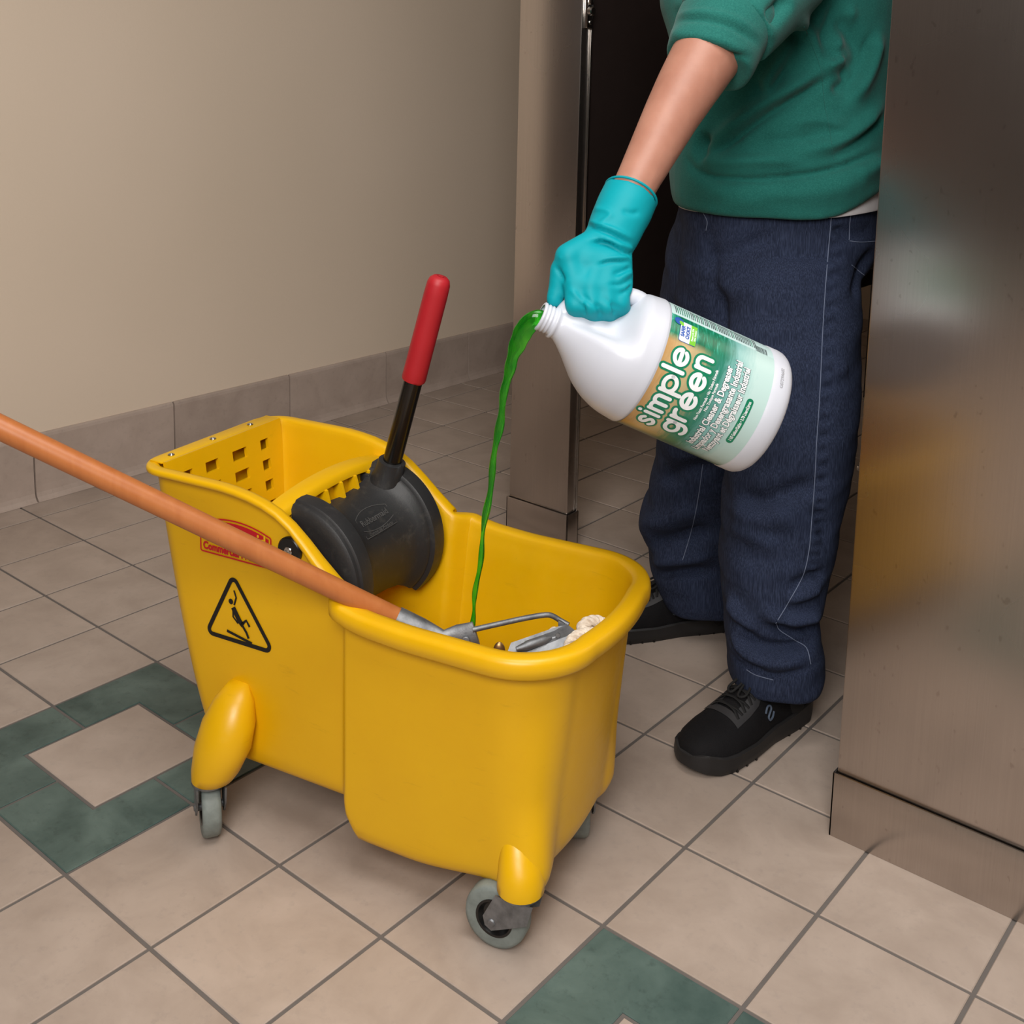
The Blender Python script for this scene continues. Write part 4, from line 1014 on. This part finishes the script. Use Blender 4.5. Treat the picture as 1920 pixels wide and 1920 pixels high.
stitch('pocket_seam', [(1596, 392), (1593, 420), (1592, 450)]); stitch('pocket_seam', [(1593, 452), (1615, 454), (1644, 452)]); stitch('pocket_seam', [(1597, 497), (1615, 512), (1630, 522)])
stitch('inner_seam', [(1318, 870), (1308, 940), (1295, 1000), (1280, 1050)]); stitch('fly_seam', [(1318, 398), (1326, 415), (1324, 432)])
stitch('hem_stitch', [(1400, 1256), (1418, 1266), (1450, 1275)]); 

# tees under the sweater
def hem(x): return 0
tg = Geo(); dzf = lambda x, y: .012 * float(sstep(.02, .17, x))
tg.loft([sect(1462, 392, 1.99, .176, .134, dz=dzf), sect(1462, 388, 1.99, .178, .136, dz=dzf), sect(1462, 330, 1.99, .176, .134, dz=dzf), sect(1462, 325, 1.99, .170, .128, dz=dzf)])
tg.obj('white_undershirt', 'tee', person, ang=60)
tg = Geo(); dzf = lambda x, y: .012 + .030 * float(sstep(.02, .17, x))
tg.loft([sect(1462, 388, 1.99, .179, .137, dz=dzf), sect(1462, 384, 1.99, .1805, .1385, dz=dzf), sect(1462, 330, 1.99, .178, .136, dz=dzf), sect(1462, 325, 1.99, .172, .130, dz=dzf)])
tg.obj('red_undershirt', 'redtee', person, ang=60)
# sweater
sg_ = Geo()
dz0 = lambda x, y: .066 * float(sstep(.035, .19, x)) + .004 * float(sstep(-.08, -.18, x))
dz1 = lambda x, y: .6 * dz0(x, y)
sg_.loft([sect(1462, 398, 1.99, .176, .136, dz=dz0), sect(1462, 392, 1.99, .187, .146, dz=dz0), sect(1463, 368, 1.99, .191, .149, dz=dz1), sect(1465, 330, 1.99, .191, .150), sect(1468, 270, 1.985, .186, .148), sect(1470, 190, 1.98, .184, .146), sect(1468, 100, 1.975, .190, .146), sect(1462, 20, 1.97, .205, .148), sect(1460, -60, 1.965, .212, .145), sect(1458, -140, 1.96, .206, .135), sect(1456, -200, 1.955, .18, .11), sect(1455, -240, 1.95, .10, .08), sect(1452, -262, 1.95, .075, .07)])
slv = [(1545, -170, 1.86, .085), (1500, -100, 1.79, .082), (1450, -40, 1.72, .078), (1405, 10, 1.675, .073), (1368, 55, 1.648, .068)]
sg_.tube([P(x, y, d) for x, y, d, r in slv], [r for *_, r in slv], 28)
sg_.capsule(P(1370, -170, 2.10), P(1390, 60, 2.20), .075, .06); sg_.capsule(P(1390, 60, 2.20), P(1418, 245, 2.22), .06, .042)
ss = Skin(sg_, .0050, 7)
ss.wobble(.0035, 4.5, 9, (1, 1, 1.2)); ss.refresh(); ss.gain = 2.1; F = ss.fold
F([(1548, 126), (1500, 155), (1440, 190), (1390, 225), (1330, 272)], .0085, .013); F([(1552, 146), (1500, 176), (1440, 211), (1395, 243), (1340, 288)], -.0085, .009)
F([(1490, 60), (1462, 110), (1436, 155), (1440, 180)], .0075, .010); F([(1420, 150), (1432, 175), (1450, 190)], -.006, .008); F([(1475, 125), (1460, 150), (1450, 172)], -.005, .008)
F([(1500, 40), (1520, 70), (1535, 110), (1540, 135)], .007, .012); F([(1560, 20), (1600, 70), (1612, 110), (1585, 150)], -.008, .018)
F([(1585, 110), (1570, 118), (1545, 128)], .008, .010); F([(1575, 125), (1590, 150), (1560, 175)], -.007, .010)
F([(1650, 60), (1630, 130), (1600, 190)], .007, .014); F([(1640, 60), (1612, 130), (1580, 190)], -.006, .010); F([(1655, 195), (1620, 235), (1570, 268), (1500, 285)], .006, .012); F([(1655, 222), (1615, 258), (1560, 290)], -.006, .009); F([(1600, 10), (1585, 60), (1560, 100)], .006, .010); F([(1570, 0), (1550, 50), (1530, 90)], -.005, .009); F([(1480, 230), (1540, 225), (1590, 240)], .004, .010); F([(1420, 265), (1480, 262), (1540, 255)], -.003, .009); F([(1350, 305), (1420, 300), (1500, 305)], .0035, .008)
F([(1290, 300), (1310, 322), (1350, 335), (1420, 337), (1500, 330), (1570, 315), (1655, 283)], -.005, .006); F([(1290, 330), (1340, 360), (1420, 368), (1520, 360), (1600, 340), (1655, 315)], .006, .022)
F([(1330, 375), (1400, 366), (1440, 372), (1500, 378)], -.004, .010); F([(1300, 290), (1330, 300), (1400, 305), (1480, 295)], .004, .014)
F([(1330, 250), (1316, 275), (1322, 305)], -.008, .012); F([(1600, 330), (1625, 320), (1655, 300)], .006, .012)
F([(1440, 40), (1460, 20), (1480, -10)], -.010, .012)
# folds above the rolled cuff
F([(1270, 10), (1320, -2), (1380, 10), (1420, 40)], .008, .010); F([(1275, 25), (1330, 20), (1390, 40), (1415, 60)], -.007, .007)
ss.refresh(); sweater = ss.obj('sweater', 'knit', person)
stitch('side_seam', [(1508, 50), (1525, 90), (1540, 135), (1545, 190), (1555, 240), (1563, 300)], .0007, sweater, ss, 'knit')
# rolled cuff: a thick collar round the forearm below the elbow
cx0, cx1 = P(1358, 50, 1.650), P(1322, 130, 1.622); cdir = (cx1 - cx0) / np.linalg.norm(cx1 - cx0)
cg = Geo(); cp = [(-.055, .050), (-.040, .062), (-.024, .0675), (-.004, .0690), (.018, .0688), (.040, .0680), (.058, .0668), (.066, .0655), (.070, .0625), (.070, .053), (.05, .05)]
cg.tube([cx0 + cdir * s for s, r in cp], [(r * .96, r) for s, r in cp], 40)
cs = Skin(cg, .0045, 3); cs.wobble(.0022, 9, 2); cs.refresh()
cs.fold([(1258, 62), (1300, 68), (1350, 78), (1410, 100)], .004, .008); cs.fold([(1262, 40), (1310, 36), (1370, 50), (1420, 80)], -.005, .005); cs.fold([(1270, 28), (1320, 22), (1380, 36), (1425, 66)], .004, .006)
cs.fold([(1330, 105), (1360, 100), (1408, 108)], -.004, .005)
cs.obj('rolled_cuff', 'knit', sweater)

# glove
gg_ = Geo(); hand(gg_, .0012)
gl = [(1184, 362, 1.530, .0365), (1182, 366, 1.529, .0375), (1170, 392, 1.518, .0380), (1158, 418, 1.508, .0365), (1146, 445, 1.498, .0345), (1132, 470, 1.488, .0335)]
gg_.tube([P(x, y, d) for x, y, d, r in gl], [r for *_, r in gl], 28)
gs = Skin(gg_, .0028, 11); gs.wobble(.0007, 14, 3); gs.refresh(); gs.gain = 1.7
for pts, am, wd_ in (([(1098, 420), (1120, 428), (1150, 440), (1180, 456)], -.0032, .0035), ([(1095, 415), (1120, 421), (1152, 432), (1185, 448)], .0022, .004),
                     ([(1105, 455), (1130, 455), (1155, 465), (1180, 480)], -.0028, .0035), ([(1108, 450), (1135, 449), (1160, 458), (1184, 470)], .002, .004),
                     ([(1150, 458), (1170, 462), (1186, 466)], .002, .003), ([(1120, 497), (1145, 490), (1186, 490)], -.0025, .003), ([(1125, 492), (1150, 485), (1187, 484)], .0018, .003),
                     ([(1150, 515), (1170, 507), (1187, 500)], -.0024, .003), ([(1158, 525), (1175, 515), (1187, 508)], .0018, .003), ([(1140, 533), (1165, 533), (1186, 522)], -.002, .003),
                     ([(1160, 552), (1175, 545), (1186, 535)], -.002, .003), ([(1110, 390), (1135, 394), (1150, 402)], .0016, .004), ([(1150, 400), (1135, 412), (1125, 420)], .0016, .004), ([(1165, 395), (1185, 400), (1200, 398)], -.0016, .004),
                     ([(1170, 470), (1180, 474), (1187, 476)], -.002, .0025), ([(1068, 540), (1085, 560), (1108, 578)], .0014, .003), ([(1090, 552), (1110, 568), (1130, 582)], -.0012, .003), ([(1130, 556), (1150, 572), (1165, 580)], -.0012, .003),
                     ([(1042, 500), (1052, 515), (1058, 530)], -.002, .003), ([(1093, 562), (1094, 578), (1096, 592)], -.0022, .0028), ([(1121, 566), (1123, 580), (1126, 594)], -.0022, .0028), ([(1149, 566), (1151, 578), (1153, 590)], -.0022, .0028)):
    gs.fold(pts, am, wd_)
gs.refresh(); glove = gs.obj('glove', 'glove', person)
cuff0 = P(1183, 364, 1.5295); cdir = P(1170, 392, 1.518) - cuff0; cdir /= np.linalg.norm(cdir)
ra_ = np.cross(cdir, [0, 0, 1.]); ra_ /= np.linalg.norm(ra_); rb_ = np.cross(cdir, ra_)
g = Geo(); g.tube([cuff0 + (ra_ * math.cos(t) + rb_ * math.sin(t)) * .0362 for t in np.linspace(0, 2 * math.pi, 41)], .0018, 8); g.obj('cuff_bead', 'glove', glove)

# socks
for nm, (x0, y0, d0), (x1, y1, d1) in (('sock', (1450, 1200, 1.945), (1472, 1312, 1.957)), ('sock', (1322, 1080, 2.285), (1338, 1150, 2.30))):
    g = Geo(); g.capsule(P(x0, y0, d0), P(x1, y1, d1), .039, .033, 20); g.obj('sock', 'lace', person)
# shoes
def shoe(toe, heel, label=None):
    T = np.array([*toe, 0.]); H = np.array([*heel, 0.]); L = np.linalg.norm(T - H); d = (T - H) / L; s = np.array([d[1], -d[0], 0])   # s: to the wearer's right... outer side
    hw = lambda x: np.interp(x, [0, .03, .10, .22, .42, .62, .78, .88, .95, .985, 1], [.010, .024, .036, .0395, .0395, .049, .051, .045, .033, .019, .006])
    xs = np.concatenate([np.linspace(0, .1, 7), np.linspace(.13, .88, 22), np.linspace(.9, 1, 9)])
    e = empty('shoe', (0, 0, 0)) if False else None
    # sole
    g = Geo(); rings = []
    for x in xs:
        w_ = hw(x) + .003; z0 = .014 * max(0, (x - .80) / .2) ** 2 + .006 * max(0, (.08 - x) / .08); zt = np.interp(x, [0, .1, .35, .6, .85, .95, 1], [.046, .042, .034, .030, .032, .040, .034])
        b = H + d * L * x; w0 = w_ * .93
        pts = [(-w0, z0), (w0, z0), (w_, z0 + .006), (w_ * 1.02, (z0 + zt) / 2), (w_ * .985, zt - .006), (w_ * 1.0, zt - .003), (w_ * .95, zt), (-w_ * .95, zt), (-w_ * 1.0, zt - .003), (-w_ * .985, zt - .006), (-w_ * 1.02, (z0 + zt) / 2), (-w_, z0 + .006)]
        rings.append([b + s * a + np.array([0, 0, z]) for a, z in pts])
    g.loft(rings); so_ = g.obj('sole', 'sole', None if False else person, ang=45)
    for x in (.2, .3, .62, .70, .78):                 # tread notches
        for sd in (1, -1):
            b = H + d * L * x + s * sd * (hw(x) + .0008); Geo().box(b + np.array([0, 0, .005]), (.0018, .002, .004), (d, s, (0, 0, 1))).obj('tread_notch', 'hub', so_)
    g = Geo(); rings = []; top = lambda x: np.interp(x, [0, .02, .06, .15, .30, .40, .5, .62, .75, .86, .93, .97, 1], [.066, .104, .114, .110, .114, .116, .103, .084, .070, .064, .058, .050, .036])
    for x in xs[1:-1]:
        w_ = hw(x) - .0005; zb_ = .026; h_ = top(x) - zb_; b = H + d * L * x
        pts = []
        for q in np.linspace(-math.pi * .5 - .35, math.pi * .5 + .35, 25):
            p_ = 2.4 if x > .5 else 2.8; ca, sa = math.cos(q), math.sin(q)
            xx = w_ * math.copysign(abs(sa) ** (2 / p_), sa) * (1 - .25 * max(0, ca) * (1 if x < .55 else .3)); zz = zb_ + h_ * (max(ca, 0) ** (2 / p_) if ca > 0 else ca * .15)
            pts.append(b + s * xx + np.array([0, 0, zz]))
        rings.append(pts)
    g.loft(rings); up_ = g.obj('upper', 'shoe', person, ang=None)
    def top_pt(x, a, lift=.0):                        # a: -1..1 across
        w_ = hw(x); zb_ = .026; h_ = top(x) - zb_; q = a * math.pi / 2; p_ = 2.4 if x > .5 else 2.8; sa, ca = math.sin(q), math.cos(q)
        xx = w_ * math.copysign(abs(sa) ** (2 / p_), sa) * (1 - .25 * ca * (1 if x < .55 else .3)); return H + d * L * x + s * (xx * (1 + lift * 12)) + np.array([0, 0, zb_ + h_ * max(ca, 0) ** (2 / p_) + lift])
    # eyestay overlay, laces, tongue
    for sd in (-1, 1):
        pts = [[top_pt(x, sd * a, .0012) for a in (.20, .30, .42, .50)] for x in np.linspace(.40, .70, 9)]
        v = [p for r in pts for p in r]; f = [(i * 4 + j, i * 4 + j + 1, i * 4 + j + 5, i * 4 + j + 4) for i in range(8) for j in range(3)]
        mk('eyestay', v, f, 'overlay', up_)
    pts = [[top_pt(x, a, .0014) for a in np.linspace(-.5, .5, 9)] for x in (.69, .71, .73)]
    mk('eyestay', [p for r in pts for p in r], [(i * 9 + j, i * 9 + j + 1, i * 9 + j + 10, i * 9 + j + 9) for i in range(2) for j in range(8)], 'overlay', up_)
    for k, x in enumerate(np.linspace(.44, .66, 5)):
        for sd in (-1, 1):
            g = Geo(); g.tube(smoothpath([top_pt(x, -sd * .36, .001), top_pt(x + .012, -sd * .15, .0045), top_pt(x + .024, sd * .15, .005), top_pt(x + .034, sd * .36, .001)], 4), [(.0012, .003)] * 13, 8); g.obj('lace', 'lace', up_)
    c = top_pt(.47, 0, .008)
    for sd in (-1, 1):
        g = Geo(); g.tube(smoothpath([c, c + s * sd * .010 + d * .012 - np.array([0, 0, .003]), c + s * sd * .018 + d * .040 - np.array([0, 0, .018]), c + s * sd * .006 + d * .046 - np.array([0, 0, .020]), c + d * .008 - np.array([0, 0, .002])], 5), .0022, 8); g.obj('lace_loop', 'lace', up_)
    # side mark: a slanted S outline on the outer side
    for sd in (1, -1):
        def mp2(x, y): return top_pt(.46 + x, sd * (.84 - y), .0016)
        S = [(.050, .11), (.030, .15), (.004, .13), (-.004, .07), (.018, .03), (.034, -.01), (.020, -.06), (-.010, -.05), (-.030, .0)]
        g = Geo(); g.tube([mp2(x * .85, y * .9) for x, y in smoothpath(S, 4)], .0017, 6); g.obj('side_mark', plain('slate_mark', (86, 98, 116), .5), up_)
shoe((.312, .558), (.368, .865)); shoe((-.068, .826), (.12, 1.068))
